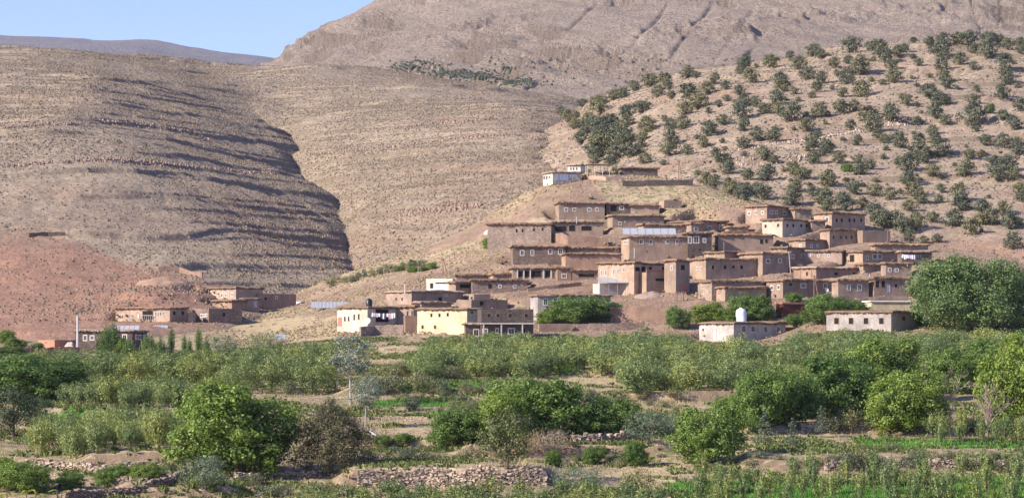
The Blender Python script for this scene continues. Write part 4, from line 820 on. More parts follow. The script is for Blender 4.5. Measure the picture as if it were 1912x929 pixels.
# ------------------------------------------------------------------ tanks, dishes, chimneys
h_ = HOUSES['greyhouse']; dt = h_['P'][1]+13; rt = empty('water_tank', ((1384-CX)/F*dt, dt, (H0-612)*dt/F)); prop(rt, 'white round-shouldered water tank behind the low grey house', 'water tank')
m = MB(); m.tube([(0, 0, -1.2), (0, 0, 2.9), (0, 0, 3.35), (0, 0, 3.6), (0, 0, 3.7)], [1.02, 1.02, 0.9, 0.55, 0.32], 24); m.obj('shell', MAT['tank_white'], rt, True)
m = MB(); m.tube([(0, 0, 3.68), (0, 0, 3.82)], [0.34, 0.30], 16); m.obj('lid', MAT['tank_white'], rt)
h_ = HOUSES['laundry']; dt = h_['P'][1]+3.5; rt = empty('water_tank', ((689-CX)/F*dt, dt, h_['zb']+h_['H'])); prop(rt, 'black water tank on the roof of the laundry house', 'water tank')
m = MB(); m.tube([(0, 0, 0.0), (0, 0, 1.15), (0, 0, 1.4), (0, 0, 1.5)], [0.62, 0.62, 0.5, 0.25], 18); m.obj('shell', MAT['tank_black'], rt, True)
m = MB(); m.tube([(0, 0, 1.49), (0, 0, 1.6)], [0.24, 0.2], 12); m.obj('lid', MAT['tank_black'], rt)
def dish(u, y, d, r, label, rz=0.5):
    rt = empty('satellite_dish', ((u-CX)/F*d, d, (H0-y)*d/F), rz); prop(rt, label, 'satellite dish')
    V = [(0, 0.12*r*2, 0)]; Fc = []; n = 16
    for k, rr in ((1, .5), (2, 1.0)):
        for i in range(n):
            a = 2*math.pi*i/n; V.append((rr*r*math.cos(a), 0.24*r*(1-rr*rr), rr*r*math.sin(a)))
    for i in range(n): Fc.append((0, 1+i, 1+(i+1) % n)); Fc.append((1+i, 1+n+i, 1+n+(i+1) % n, 1+(i+1) % n))
    o = link('reflector', mesh_np('reflector', V, Fc, [MAT['dish']], True), rt); o.rotation_euler = (R(-22), 0, 0)
    m = MB(); m.tube([(0, 0, -r), (0, -r*0.75, -r*0.1)], [0.025, 0.02], 5); m.tube([(0, 0.25*r, 0), (0, 0.3*r, -r*1.5)], [0.035, 0.035], 5); m.obj('mount', MAT['steel'], rt)
dish(686, 599, HOUSES['laundry']['P'][1]-1.0, 0.62, 'large white dish on the corner of the laundry house', -0.5)
dish(1419, 449, HOUSES['mound']['P'][1]-0.6+3.5, 0.42, 'left of two dishes on the front of the earth mound house')
dish(1428, 450, HOUSES['mound']['P'][1]-0.6+3.9, 0.42, 'right of two dishes on the front of the earth mound house')
dish(1544, 541, HOUSES['row']['P'][1]-1, 0.42, 'white dish in front of the long lower row', 0.4)
dish(1511, 475.5, 474, 0.38, 'grey dish on the corner behind the leaning pole')
dish(1567.5, 456.5, HOUSES['mound']['P'][1]+8, 0.32, 'small white dish above the pale low house', 0.3)
dish(1622, 513.5, 455, 0.33, 'small white dish on the roof of the long lower row')
dish(278, 641, 405, 0.45, 'round dish right of the dark farmhouse', 0.3)
dish(1049, 502.5, HOUSES['gallery']['P'][1]-0.5, 0.3, 'small dish on the gallery house roof edge')
def chimney(u, yb, yt, d, mat, label, r=0.16, name='chimney'):
    rt = empty(name, ((u-CX)/F*d, d, (H0-yb)*d/F)); prop(rt, label, 'chimney' if name == 'chimney' else 'pole'); h = (yb-yt)*d/F
    m = MB(); m.tube([(0, 0, -0.4), (0, 0, h)], [r, r*0.9], 8); m.obj('shaft', MAT[mat], rt)
    m = MB(); m.tube([(0, 0, h), (0, 0, h+0.12)], [r*1.35, r*1.2], 8); m.obj('cap', MAT[mat], rt)
chimney(145, 647, 591, 424, 'frame', 'tall pale mast at the left end of the dark farmhouse', 0.22, 'mast')
chimney(365, 579, 560, 492, 'frame', 'white pole above the stone house of the hamlet', 0.12, 'mast')
chimney(756.5, 545, 530, 455, 'frame', 'short white post behind the long plain house', 0.12, 'mast')
chimney(1184.5, 479, 464, 470, 'frame', 'thin pale post in front of the solar roof house', 0.07, 'mast')
chimney(1352, 469, 452, 476, 'wood', 'wooden post on the straw roof in mid village', 0.11, 'mast')
chimney(1076.5, 414, 406, 505, 'frame', 'little roof pipe on the courtyard house', 0.07, 'chimney')

# ------------------------------------------------------------------ utility poles (twin-legged and single) and a wire
TOPS = {}
def pole(u, yb, yt, label, twin=0.0, lean=0.0, which=1, d=None, r=0.11, key=None, mat='wood', group=None):
    if d is None: x, d = hit(u, yb, which)
    x = (u-CX)/F*d; z = (H0-yb)*d/F; h = (yb-yt)*d/F
    rt = empty('utility_pole', (x, d, z)); prop(rt, label, 'utility pole', group)
    m = MB(); m.tube([(0, 0, -0.8), (lean*h, 0, h)], [r, r*0.75], 7); m.obj('shaft', MAT[mat], rt)
    if twin: m = MB(); m.tube([(twin*h, 0, -0.8), (lean*h+0.12, 0, h*0.96)], [r, r*0.75], 7); m.obj('brace', MAT[mat], rt)
    m = MB(); m.box(lean*h-0.45, lean*h+0.45, -0.05, 0.05, h*0.955, h*0.985); m.obj('crossarm', MAT[mat], rt)
    for q in (-0.38, 0.0, 0.38): m = MB(); m.tube([(lean*h+q, 0, h*0.985), (lean*h+q, 0, h*0.985+0.14)], [0.04, 0.03], 6); m.obj('insulator', MAT['frame'], rt)
    TOPS[key or label] = (x+lean*h, d, z+h*0.985+0.1)
pole(827, 514, 482, 'twin-legged pole on the slope above the white ruin', 0.32, 0, key='a')
pole(1267, 334, 300, 'twin-legged pole at the right end of the crest', 0.18, 0, key='b')
pole(1520, 556, 514, 'twin-legged pole before the left end of the long lower row', 0.22, 0, key='c')
pole(1663, 491, 470, 'twin-legged pole beside the triple window house', 0.2, 0, key='d')
pole(1477, 510, 469, 'leaning pole in front of the upper two window houses', 0, -0.1, key='e', mat='bark_pale')
pole(390, 618, 572, 'slim dark pole on the open slope below the hamlet', 0, 0, key='f')
pole(1495, 522, 494, 'short left pole on the reddish low house roof', 0, 0, d=458, r=0.07, key='g')
pole(1515, 522, 499, 'short right pole on the reddish low house roof', 0, 0, d=458, r=0.07, key='h')
pole(1657, 456, 429, 'pole at the upper right edge of the village', 0, 0, key='i')
pole(534, 624, 606, 'thin pole left of the laundry house', 0, 0, r=0.06, key='j')
pole(548, 618, 598, 'thin pale post nearer the laundry house', 0, 0, r=0.07, key='k', mat='bark_pale')
pole(57, 660, 643, 'small pole before the dark low wall at left', 0, 0, r=0.07, key='l')
pole(1264, 562, 545, 'left of two stubby posts below the tower block', 0, 0, r=0.12, key='m', mat='bark')
pole(1276, 562, 545, 'right of two stubby posts below the tower block', 0, 0, r=0.12, key='n', mat='bark')
def wire(a, b, label, sag):
    A = np.array(TOPS[a] if isinstance(a, str) else a); B = np.array(TOPS[b] if isinstance(b, str) else b); P = []
    for i in range(17):
        t = i/16; p = A*(1-t)+B*t; p[2] -= sag*4*t*(1-t); P.append(p-A)
    m = MB(); m.tube(P, [0.022]*17, 4); o = m.obj('power_cable', MAT['cable'], loc=tuple(A)); prop(o, label, 'cable')
wire('e', 'c', 'cable from the leaning pole down to the twin pole', 1.2)
wire('c', ((1690-CX)/F*440, 440, (H0-552)*440/F), 'cable sagging in front of the long lower row', 1.5)
wire('i', 'd', 'cable between the two upper right poles', 0.8)

# ------------------------------------------------------------------ laundry
def laundry(u0, u1, y, d, n, seed, what):
    rng = random.Random(seed); z = (H0-y)*d/F; x0 = (u0-CX)/F*d; x1 = (u1-CX)/F*d
    m = MB(); m.tube([(0, 0, 0), ((x1-x0)/2, 0, -0.12), (x1-x0, 0, 0)], [0.015]*3, 4); o = m.obj('clothes_line', MAT['cable'], loc=(x0, d, z)); prop(o, 'washing line '+what, 'clothes line')
    for i in range(n):
        w_ = (x1-x0)/n; h = rng.uniform(0.55, 1.15); mb = MB(); V = []; nn = 5
        for r_ in range(4):
            for c in range(nn): V.append((w_*0.88*c/(nn-1), 0.05*math.sin(c*1.7+i+r_*0.4)*(r_/3+.3), -h*r_/3*(1+rng.uniform(-.04, .04))))
        for r_ in range(3):
            for c in range(nn-1): mb.F.append((r_*nn+c, r_*nn+c+1, (r_+1)*nn+c+1, (r_+1)*nn+c))
        mb.V = V; ci = rng.choice([0, 0, 1, 0, 2, 3, 4] if seed < 5 else [0, 3, 2, 0, 1, 3])
        o = mb.obj('hanging_garment', CL[ci], loc=(x0+i*w_, d-0.02, z-0.12*4*(i/n)*(1-i/n)-0.02))
        prop(o, ('white', 'lilac', 'red', 'dark', 'rose')[ci]+' garment on the washing line '+what, 'laundry', 'laundry '+what)
h_ = HOUSES['laundry']
def facepoint(h, u, off):
    s_ = project_s(h['P'], h['e1'], u); return h['P'][1]+s_*h['e1'][1]-off
laundry(694, 738, 583.5, facepoint(h_, 690, 0.0)-0.9, 11, 3, 'of the cream laundry house')
h_ = HOUSES['laundry_r']
laundry(1684, 1722, 474.5, h_['P'][1]-0.8, 9, 8, 'beside the great walnut')
# tarpaulin heap on the slope and the pale heap beside the upper corner house
def heap(name, label, cat, u, y, W, Dp, H, mat, which=1, seed=1):
    x, d = hit(u, y, which); rng = np.random.RandomState(seed); n = 18; V = []; Fc = []
    g = np.linspace(-1, 1, n); X, Y = np.meshgrid(g, g, indexing='ij'); rr = np.sqrt(X*X+Y*Y)
    Z = np.clip(1-rr**1.6, 0, 1)*H+0.18*H*vn(X*3+seed, Y*3, seed)*(rr < 1); Z -= 0.25*(rr >= 0.98)
    gzv = gz(x+X*W/2, d+Y*Dp/2); z0 = float(gz(x, d)); Zw = gzv+Z-z0
    i = np.arange(n*n).reshape(n, n); Fq = np.stack([i[:-1, :-1], i[1:, :-1], i[1:, 1:], i[:-1, 1:]], -1).reshape(-1, 4)
    o = link(name, mesh_np(name, np.stack([X*W/2, Y*Dp/2, Zw-0.03], -1).reshape(-1, 3), Fq, [MAT[mat]], True), loc=(x, d, z0)); prop(o, label, cat)
heap('plastic_heap', 'spread of white plastic sheets on the slope right of the hamlet', 'heap', 542, 570, 5.5, 6, 0.35, 'tank_white', seed=3)
heap('straw_heap', 'pale straw heap beside the upper left corner house', 'heap', 924, 427, 5.5, 7, 0.5, 'cream_pale', seed=4)
heap('earth_mound', 'orange earth mound below the long enclosure wall on the hillside', 'mound', 306, 529, 13, 9, 1.1, 'mud_red', which=2, seed=5)
heap('rubbish_heap', 'pile of white sacks beside the tall pale mast', 'heap', 131, 650, 2.6, 2.6, 1.3, 'grey', seed=6)
heap('earth_mound', 'bare tan mound at the left edge of the terraces', 'mound', 90, 745, 7, 6, 1.2, 'mud_pale', seed=7)
heap('earth_mound', 'bare tan mound above the dense orchard block', 'mound', 268, 790, 6.5, 5, 1.0, 'mud_pale', seed=8)
heap('boulder', 'pale boulder beside the silver-leaved tree', 'rock', 632, 722, 2.2, 2.2, 0.9, 'rock', seed=9)
heap('roof_rubble', 'brown rubble heap beside the mid village path', 'heap', 1210, 552, 6, 4, 0.8, 'mud_pale', seed=10)
x, d, z = surf(692, 816, 1); m = MB(); m.tube([(0, 0, 0.9), (0.95, -0.2, 0.25)], [0.09, 0.09], 8); o = m.obj('water_pipe', MAT['tank_white'], loc=(x-0.3, d, z-0.1)); prop(o, 'short white pipe slanting out beside the big cypress', 'pipe')
# ------------------------------------------------------------------ vegetation
def leaves(C_, rng, size, aspect=0.6, up=0.0, nrm=None):
    """quads of leaf (clump) size at points C_"""
    n = len(C_); a = rng.normal(size=(n, 3)); a[:, 2] += up
    if nrm is not None:
        N = nrm+rng.normal(size=(n, 3))*0.42; N /= np.linalg.norm(N, axis=1)[:, None]; a -= N*(a*N).sum(1)[:, None]; a /= np.linalg.norm(a, axis=1)[:, None]; b = np.cross(N, a)
    else:
        a /= np.linalg.norm(a, axis=1)[:, None]; b = rng.normal(size=(n, 3)); b = np.cross(a, b)
    b /= np.linalg.norm(b, axis=1)[:, None]
    s = (size*rng.uniform(0.6, 1.35, n))[:, None]; A = a*s*0.5; B = b*s*0.5*aspect
    V = np.stack([C_-A*1.0, C_+B, C_+A, C_-B], 1).reshape(-1, 3); return V, np.arange(4*n).reshape(n, 4)
def crown_clumps(rng, W, H, zb, nc, per, size, prof=None, shell=0.55, clump=0.18, aspect=0.6, up=0.0, flatn=0.8):
    out = []; nn = []
    k = 0
    while k < nc:
        p = rng.uniform(-1, 1, 3); r = np.linalg.norm(p)
        if r > 1 or r < shell*rng.uniform(0.3, 1.2): continue
        h = (p[2]+1)/2; f = prof(h) if prof else 1.0
        if prof: rad = math.hypot(p[0], p[1]); 
        th = math.atan2(p[1], p[0]); lob = 1+0.18*math.sin(3*th+zb*3+h*4)+0.12*math.sin(5*th+h*7)
        c = np.array([p[0]*W/2*lob*(f if prof else 1), p[1]*W/2*lob*(f if prof else 1), zb+h*H]); k += 1
        cr = clump*W*rng.uniform(0.6, 1.25); q = rng.normal(size=(per, 3))*0.5; q[:, 2] *= flatn; out.append(c+q*cr)
        g = (c-np.array([0, 0, zb+H*0.38]))/np.array([W/2, W/2, H/2]); g = g/(np.linalg.norm(g)+1e-6); l = q/(np.linalg.norm(q, axis=1)[:, None]+1e-6)
        v = g[None]*0.75+l*0.75+np.array([0, 0, .15]); nn.append(v/(np.linalg.norm(v, axis=1)[:, None]+1e-6))
    Q = np.concatenate(out); N = np.concatenate(nn)
    return leaves(Q, rng, size, aspect, up, N)
def lobed(rng, W, H, zb, nl, nc, per, size, c0=0.66, **k):
    VV = []; FF = []; o = 0
    L = [(0, 0, 0.48*H, c0)]
    for i in range(nl):
        a = 2*math.pi*i/nl+rng.uniform(-.35, .35); h = (0.22 if i % 2 else 0.58)+rng.uniform(-.08, .08); r = (0.25+0.06*rng.rand())*W*(1.12-0.45*h); L.append((math.cos(a)*r, math.sin(a)*r, h*H, rng.uniform(0.40, 0.54)))
    for (x, y, z, s) in L:
        w_ = W*s; h_ = min(H*s*rng.uniform(1.0, 1.25), H*0.9); z0 = max(zb, min(zb+z-h_/2, zb+H-h_)); n_ = int(nc*s*s/1.4)+4
        V, Fq = crown_clumps(rng, w_, h_, z0, n_, per, size, shell=0.6, clump=0.17, **k); V = V+np.array([x, y, 0]); VV.append(V); FF.append(Fq+o); o += len(V)
    return np.concatenate(VV), np.concatenate(FF)
def trunk(H, r, rng, limbs=5, spread=2.0, split=0.35, top=0.75, stems=1, lean=0.1):
    mb = MB()
    for s in range(stems):
        bx, by = (rng.uniform(-.3, .3, 2) if stems > 1 else (0, 0)); lx, ly = rng.uniform(-lean, lean, 2)*H
        P = [(bx, by, -0.5), (bx+lx*.2, by+ly*.2, H*split*0.5), (bx+lx*.5, by+ly*.5, H*split), (bx+lx, by+ly, H*top)]
        mb.tube(P, [r*1.15, r*0.9, r*0.7, r*0.2], 7)
        for i in range(limbs):
            a = 2*math.pi*i/limbs+rng.uniform(-.4, .4); t = rng.uniform(0.8, 1.0); z0 = H*split*t; L = spread*rng.uniform(0.6, 1)
            x0, y0 = bx+lx*.4, by+ly*.4
            mb.tube([(x0, y0, z0), (x0+math.cos(a)*L*.5, y0+math.sin(a)*L*.5, z0+H*.2), (x0+math.cos(a)*L, y0+math.sin(a)*L, z0+H*rng.uniform(.3, .45))], [r*0.5, r*0.33, r*0.1], 5)
    return mb
def shoots(rng, W, H, z0, n, per, size, splay=0.5, curve=1.0, aspect=0.35):
    pts = []; nn = []
    for i in range(n):
        a = rng.uniform(0, 2*math.pi); rr = math.sqrt(rng.uniform(0, 1)); bx, by = math.cos(a)*rr*W*0.5*(1-splay), math.sin(a)*rr*W*0.5*(1-splay)
        tx, ty = math.cos(a)*rr*W*0.5, math.sin(a)*rr*W*0.5; h = H*(1-0.35*rr**2)*rng.uniform(0.72, 1.05); zs = z0+rng.uniform(0, 0.45)*H
        t = rng.uniform(0, 1, per); q = np.stack([bx+(tx-bx)*t**.7, by+(ty-by)*t**.7, zs+(z0+h-zs)*t], 1)+rng.normal(size=(per, 3))*np.array([.10, .10, .04])*W*0.35
        pts.append(q); g = np.array([math.cos(a)*(0.3+rr), math.sin(a)*(0.3+rr), 0.35])+rng.normal(size=3)*0.3; nn.append(np.tile(g/np.linalg.norm(g), (per, 1)))
    return leaves(np.concatenate(pts), rng, size, aspect, 1.2, np.concatenate(nn))
PROTO = {}
def proto(kind, name, W, H, crownVF, lmat, tmb, tmat='bark', smooth=False):
    cm = mesh_np('crown', crownVF[0], crownVF[1], [MAT[lmat]]); tm = mesh_np('trunk', tmb.V, tmb.F, [MAT[tmat]]) if tmb else None
    PROTO.setdefault(kind, []).append((name, W, H, cm, tm))
# walnuts
for s in range(4):
    rg = np.random.RandomState(10+s); proto('walnut', 'walnut_tree', 9, 8, lobed(rg, 9, 7.8, 0.05, 9, 135, 85, 0.27), 'l_walnut', trunk(8, 0.28, rg, 6, 3.0))
for s in range(2):
    rg = np.random.RandomState(20+s); proto('bigwalnut', 'walnut_tree', 18, 14, lobed(rg, 18, 13.2, 0.4, 11, 330, 110, 0.36, c0=0.55), 'l_bigwalnut', trunk(14, 0.55, rg, 7, 6.0))
# orchard trees: upright whippy shoots
for s in range(5):
    rg = np.random.RandomState(30+s); proto('apple', 'apple_tree', 3.4, 3.9, shoots(rg, 3.4, 3.7, 0.15, 95, 34, 0.22, 0.5), 'l_apple', trunk(3.6, 0.08, rg, 5, 1.0, 0.25, 0.8))
for s in range(3):
    rg = np.random.RandomState(340+s); proto('grove', 'fruit_tree', 4.4, 4.6, crown_clumps(rg, 4.4, 4.4, 0.1, 55, 50, 0.25, clump=0.15, aspect=0.45, up=0.8), 'l_apple', trunk(4.4, 0.1, rg, 4, 1.2, 0.3))
for s in range(3):
    rg = np.random.RandomState(40+s); proto('sapling', 'young_apple_tree', 1.7, 3.2, shoots(rg, 1.6, 2.7, 0.5, 26, 34, 0.19, 0.6), 'l_apple', trunk(3.0, 0.045, rg, 4, 0.5, 0.25, 0.85))
for s in range(4):
    rg = np.random.RandomState(50+s); pr = lambda h: 0.75+0.35*math.sin(math.pi*min(h+0.15, 1))
    proto('juniper', 'juniper_tree', 5, 4.6, crown_clumps(rg, 5, 4.5, 0.0, 46, 42, 0.36, pr, 0.5, 0.16, 0.7), 'l_juniper', trunk(3.4, 0.2, rg, 4, 1.5, 0.2, 0.7, stems=2))
for s in range(2):
    rg = np.random.RandomState(60+s); pr = lambda h: max(0.05, 1.1*(1-h)**0.65)
    proto('poplar', 'poplar_tree', 1.9, 9.5, shoots(rg, 1.9, 8.9, 0.6, 70, 44, 0.26, 0.5), 'l_poplar', trunk(9, 0.12, rg, 3, 0.4, 0.15, 0.95, lean=0.01))
rg = np.random.RandomState(70); proto('cypress', 'cypress_tree', 7.5, 8, crown_clumps(rg, 7.5, 8.0, -0.1, 260, 80, 0.27, lambda h: 0.35+1.2*(1-h)**0.8*min(1, (h+.22)*4), 0.45, 0.10, 0.28, 0.6), 'l_cypress', trunk(7, 0.25, rg, 3, 0.8, 0.2, 0.9, lean=0.02))
for s in range(2):
    rg = np.random.RandomState(80+s); proto('silver', 'silver_leaved_tree', 4.5, 8.5, crown_clumps(rg, 4.5, 4.9, 3.5, 60, 60, 0.24, clump=0.13, aspect=0.5), 'l_silver', trunk(8, 0.11, rg, 5, 1.3, 0.5, 0.9, lean=0.03), 'bark_pale')
for s in range(2):
    rg = np.random.RandomState(90+s); proto('willow', 'willow_tree', 6.5, 5.2, crown_clumps(rg, 6.5, 4.8, 0.4, 80, 60, 0.26, clump=0.13, aspect=0.4), 'l_willow', trunk(5, 0.16, rg, 5, 1.8, 0.3))
for s in range(3):
    rg = np.random.RandomState(100+s); proto('shrub', 'shrub', 3, 2, crown_clumps(rg, 3, 1.9, 0.0, 40, 45, 0.20, shell=0.3, clump=0.17, aspect=0.4, up=0.6), 'l_shrub', trunk(1.4, 0.05, rg, 4, 0.8, 0.1))
rg = np.random.RandomState(110); proto('dryshrub', 'dry_shrub', 4, 1.7, crown_clumps(rg, 4, 1.5, 0.0, 40, 50, 0.26, shell=0.2, clump=0.15, aspect=0.12, up=1.2), 'l_dry', trunk(1.4, 0.04, rg, 6, 1.3, 0.1), 'dead')
for s in range(2):
    rg = np.random.RandomState(120+s); pts = []
    for t in range(11):
        h = t/11; rr = 1.7*(1-h)**0.85+0.08; z = 0.9+3.6*h
        for k in range(int(8*(1-h))+4):
            a = rg.uniform(0, 6.28); L = rr*rg.uniform(.75, 1.1); q = rg.uniform(0.05, 1, 20)
            pts.append(np.stack([np.cos(a)*L*q, np.sin(a)*L*q, z-0.10*q+0.25*q*q+rg.uniform(-.1, .1)+0*q], 1)+rg.normal(size=(20, 3))*0.07)
    proto('fir', 'young_conifer', 3.4, 4.6, leaves(np.concatenate(pts), rg, 0.20, 0.4, 0.2), 'l_fir', trunk(4.4, 0.08, rg, 0, 0.1, 0.3, 0.95, lean=0.01))
rg = np.random.RandomState(130); proto('roundtree', 'olive_tree', 4.5, 5.2, crown_clumps(rg, 4.5, 4.6, 0.7, 85, 70, 0.22, clump=0.14, aspect=0.45), 'l_dark', trunk(4.8, 0.14, rg, 5, 1.4, 0.3, stems=2))
def deadtree(seed, H):
    rg = np.random.RandomState(seed); mb = MB()
    def br(p, dv, L, r, lev):
        q = [np.array(p)]; d = np.array(dv, float)
        for i in range(3): d = d+rg.normal(size=3)*0.13; d /= np.linalg.norm(d); q.append(q[-1]+d*L/3)
        mb.tube(q, [r, r*.85, r*.7, r*.45], 5 if lev < 2 else 3)
        if lev < 4:
            for k in range(4 if lev else 6):
                t = rg.randint(1, 4); e = d+rg.normal(size=3)*0.55; e[2] = abs(e[2])+0.35; e /= np.linalg.norm(e); br(q[t], e, L*rg.uniform(.5, .75), r*0.5, lev+1)
    br((0, 0, -0.3), (0, 0, 1), H*0.42, 0.16, 0); return mb
COUNT = {}
def plant(kind, label, u, y, wpx, hpx, cat='tree', group=None, rng=random, which=None, seed=None, xd=None, fade=1):
    ps = PROTO[kind]; name, W, H, cm, tm = ps[(seed if seed is not None else rng.randrange(len(ps))) % len(ps)]
    if xd is None: x, d = hit(u, y, which)
    else: x, d = xd
    if kind == 'walnut': wpx *= 1.16; hpx *= 1.04
    z = float(gz(x, d)); sx = wpx*d/F/W; sz = hpx*d/F/H; yrot = rng.uniform(-.05, .05)
    rt = empty(name, (x, d, z-0.05), rng.uniform(0, 6.28)); rt.scale = (sx, sx, sz); prop(rt, label, cat, group)
    o = bpy.data.objects.new('crown', cm); C.objects.link(o); o.parent = rt
    if tm: t = bpy.data.objects.new('trunk', tm); C.objects.link(t); t.parent = rt
    COUNT[kind] = COUNT.get(kind, 0)+1
    return rt
rr = random.Random(5)
# --- individual large trees (u, base row, crown width px, height px)
for k, (lab, u, y, w_, h_) in enumerate([
 ('largest bright green walnut in the left foreground', 445, 884, 225, 178), ('walnut crown at the left edge of the terraces', 45, 748, 190, 102), ('smaller walnut right of the left edge walnut', 128, 735, 90, 60),
 ('walnut left of the central walnut clump', 852, 836, 100, 92), ('tallest walnut of the central clump', 1010, 822, 175, 138), ('dark round walnut at the right of the central clump', 1140, 818, 115, 92), ('walnut at the front left of the central clump', 940, 830, 100, 110),
 ('round walnut at centre right behind the green field', 1322, 862, 135, 118), ('tall walnut left of the blue-green conifer', 1425, 800, 110, 130), ('walnut behind the young conifers', 1475, 790, 110, 110), ('broad dark walnut mass at right centre', 1560, 785, 150, 140),
 ('walnut behind the bright right walnut', 1650, 745, 140, 130), ('bright yellow-green walnut left of the dead trees', 1690, 806, 140, 130), ('light green tree at the right edge behind the bare trees', 1893, 796, 128, 172), ('second light green tree at the upper right edge', 1850, 705, 110, 75),
 ('green tree at the right edge below the great walnut', 1915, 735, 120, 130), ('walnut filling the gap above the bare trees', 1770, 735, 110, 100), ('small walnut behind the round centre right walnut', 1370, 800, 90, 75)]):
    plant('walnut', lab, u, y, w_, h_, rng=rr, which=1)
plant('bigwalnut', 'great old walnut at the right end of the village', 1805, 616, 222, 158, rng=rr, which=1, seed=0)
plant('bigwalnut', 'second large walnut cut by the right edge', 1935, 612, 130, 128, rng=rr, which=1, seed=1)
for lab, u, y, w_, h_ in [('spreading tree in the courtyard of the grey-fronted house', 1082, 602, 120, 58), ('low bush-like tree left of the courtyard tree', 1022, 604, 45, 26), ('tree in front of the jagged lean-to', 1405, 604, 80, 64), ('tree rising behind the red shed', 1540, 606, 75, 68),
 ('small tree between the red shed tree and the cream slab house', 1592, 596, 60, 40), ('dark tree right of the tall mud wall', 1266, 612, 40, 46), ('round tree left of the white water tank', 1320, 602, 60, 40), ('light tree behind the low grey house', 1355, 604, 50, 34), ('grey-green shrub tree before the long lower row', 1482, 567, 30, 26), ('leafy tree hiding the front of the dark red shed', 1482, 606, 40, 22),
 ('bright bush beside the cream slab house', 1700, 610, 60, 36)]:
    plant('walnut', lab, u, y, w_, h_, rng=rr, which=1)
plant('walnut', 'round green bush tree below the straw heap', 914, 466, 27, 25, rng=rr, which=1); plant('walnut', 'green tree touching the upper left corner house', 941, 452, 34, 36, rng=rr, which=1)
plant('cypress', 'big brown-green cypress in the centre left foreground', 617, 886, 148, 142, rng=rr, which=1)
plant('silver', 'tall silver-leaved tree with bare pale trunk', 655, 755, 85, 135, rng=rr, which=1, seed=0); plant('silver', 'lower silver-leaved tree behind the cypress', 682, 800, 60, 100, rng=rr, which=1, seed=1); plant('silver', 'slim grey tree just right of the tall silver tree', 688, 768, 38, 75, rng=rr, which=1, seed=1)
plant('roundtree', 'dark small-leaved tree with forked trunk in the centre foreground', 948, 878, 100, 112, rng=rr, which=1); plant('roundtree', 'dark round tree at the left edge with visible trunk', 22, 816, 95, 95, rng=rr, which=1); plant('roundtree', 'dark small tree right of the left edge round tree', 72, 800, 55, 60, rng=rr, which=1)
plant('willow', 'grey-green willow bush right of the central walnut clump', 1212, 826, 85, 62, rng=rr, which=1, seed=0); plant('willow', 'grey bush between the willow bush and the round walnut', 1250, 812, 55, 42, rng=rr, which=1, seed=1)
plant('willow', 'silvery grey tree left of the blurred branch', 492, 668, 75, 48, rng=rr, which=1, seed=0); plant('willow', 'silvery grey tree above the mixed grove', 415, 672, 75, 48, rng=rr, which=1, seed=1)
plant('fir', 'blue-green young conifer nearest the round walnut', 1428, 836, 58, 72, rng=rr, seed=0, which=1); plant('fir', 'thin young conifer with bare stem in the middle of three', 1479, 838, 34, 62, rng=rr, seed=1, which=1); plant('fir', 'thin young conifer farthest right by the stone wall', 1533, 815, 32, 62, rng=rr, seed=1, which=1)
for i, (u, y, h_, lab) in enumerate([(1775, 812, 135, 'larger bare grey dead tree among the right hand walnuts'), (1842, 815, 122, 'bare dead tree nearer the right edge'), (1733, 790, 120, 'slim bare dead tree beside the bright walnut')]):
    x, d = hit(u, y, 1); H = h_*d/F; mb = deadtree(200+i, H*1.05); o = mb.obj('dead_tree', MAT['dead'], loc=(x, d, float(gz(x, d)))); prop(o, lab, 'tree')
    if i == 2: o.scale = (0.55, 0.55, 1)
for i, (u, y, h_, w_) in enumerate([(200, 692, 96, 17), (213, 690, 100, 16), (190, 694, 72, 18), (229, 692, 60, 20), (282, 690, 62, 18), (320, 684, 82, 11), (344, 680, 55, 9), (354, 684, 52, 9), (371, 682, 80, 11), (300, 690, 62, 12), (240, 694, 58, 18), (275, 694, 78, 18), (268, 688, 50, 12), (385, 690, 60, 12)]):
    plant('poplar', 'slender poplar in the row between farmhouse and hamlet slope', u, y+2, w_*1.5, h_*1.04+(10 if h_ < 75 else 3), group='poplars in front of the dark farmhouse', rng=rr, which=1)
# --- orchards: regular rows on the terraces, every tree its own object
def block(kind, label, group, quad, du, dd, wpx=None, wm=3.4, hm=3.9, jit=0.25, seed=0, keep=1.0, cat='tree', limit=999):
    """quad: image-space polygon of the tree feet; rows run in plan"""
    rg = random.Random(seed); P = [hit(u, y, 1) for u, y in quad]; xs = [p[0] for p in P]; dsx = [p[1] for p in P]; n = 0
    poly = [(p[0], p[1]) for p in P]; d = min(dsx); row = 0
    while d < max(dsx):
        x = min(xs)+(row % 2)*du*0.5
        while x < max(xs):
            qx = x+rg.uniform(-jit, jit)*du; qd = d+rg.uniform(-jit, jit)*dd
            if poly_in(np.array([qx]), np.array([qd]), poly)[0] and rg.random() < keep and n < limit:
                s = rg.uniform(0.8, 1.2); plant(kind, label, 0, 0, wm*s*F/qd, hm*s*rg.uniform(.85, 1.15)*F/qd, cat, group, rg, xd=(qx, qd)); n += 1
            x += du
        d += dd; row += 1
    return n
BQ = []
def blk(*a_, **k_): m_ = block(*a_, **k_); BQ.append(m_)
blk('apple', 'grey-green apple tree in the big orchard right of centre below the village', 'apple trees of the big right orchard', [(800, 690), (790, 672), (1010, 664), (1240, 664), (1300, 676), (1480, 684), (1480, 738), (1180, 740), (1150, 705), (1060, 692), (900, 708), (760, 715), (760, 700)], 4.3, 6.0, wm=4.9, hm=3.7, seed=1)
blk('apple', 'apple tree in the orchard strip under the white-grey block house', 'apple trees of the upper right strip', [(1470, 690), (1490, 656), (1560, 650), (1870, 648), (1870, 672), (1700, 680), (1560, 705), (1480, 738)], 4.4, 5.6, wm=4.6, hm=3.6, seed=2)
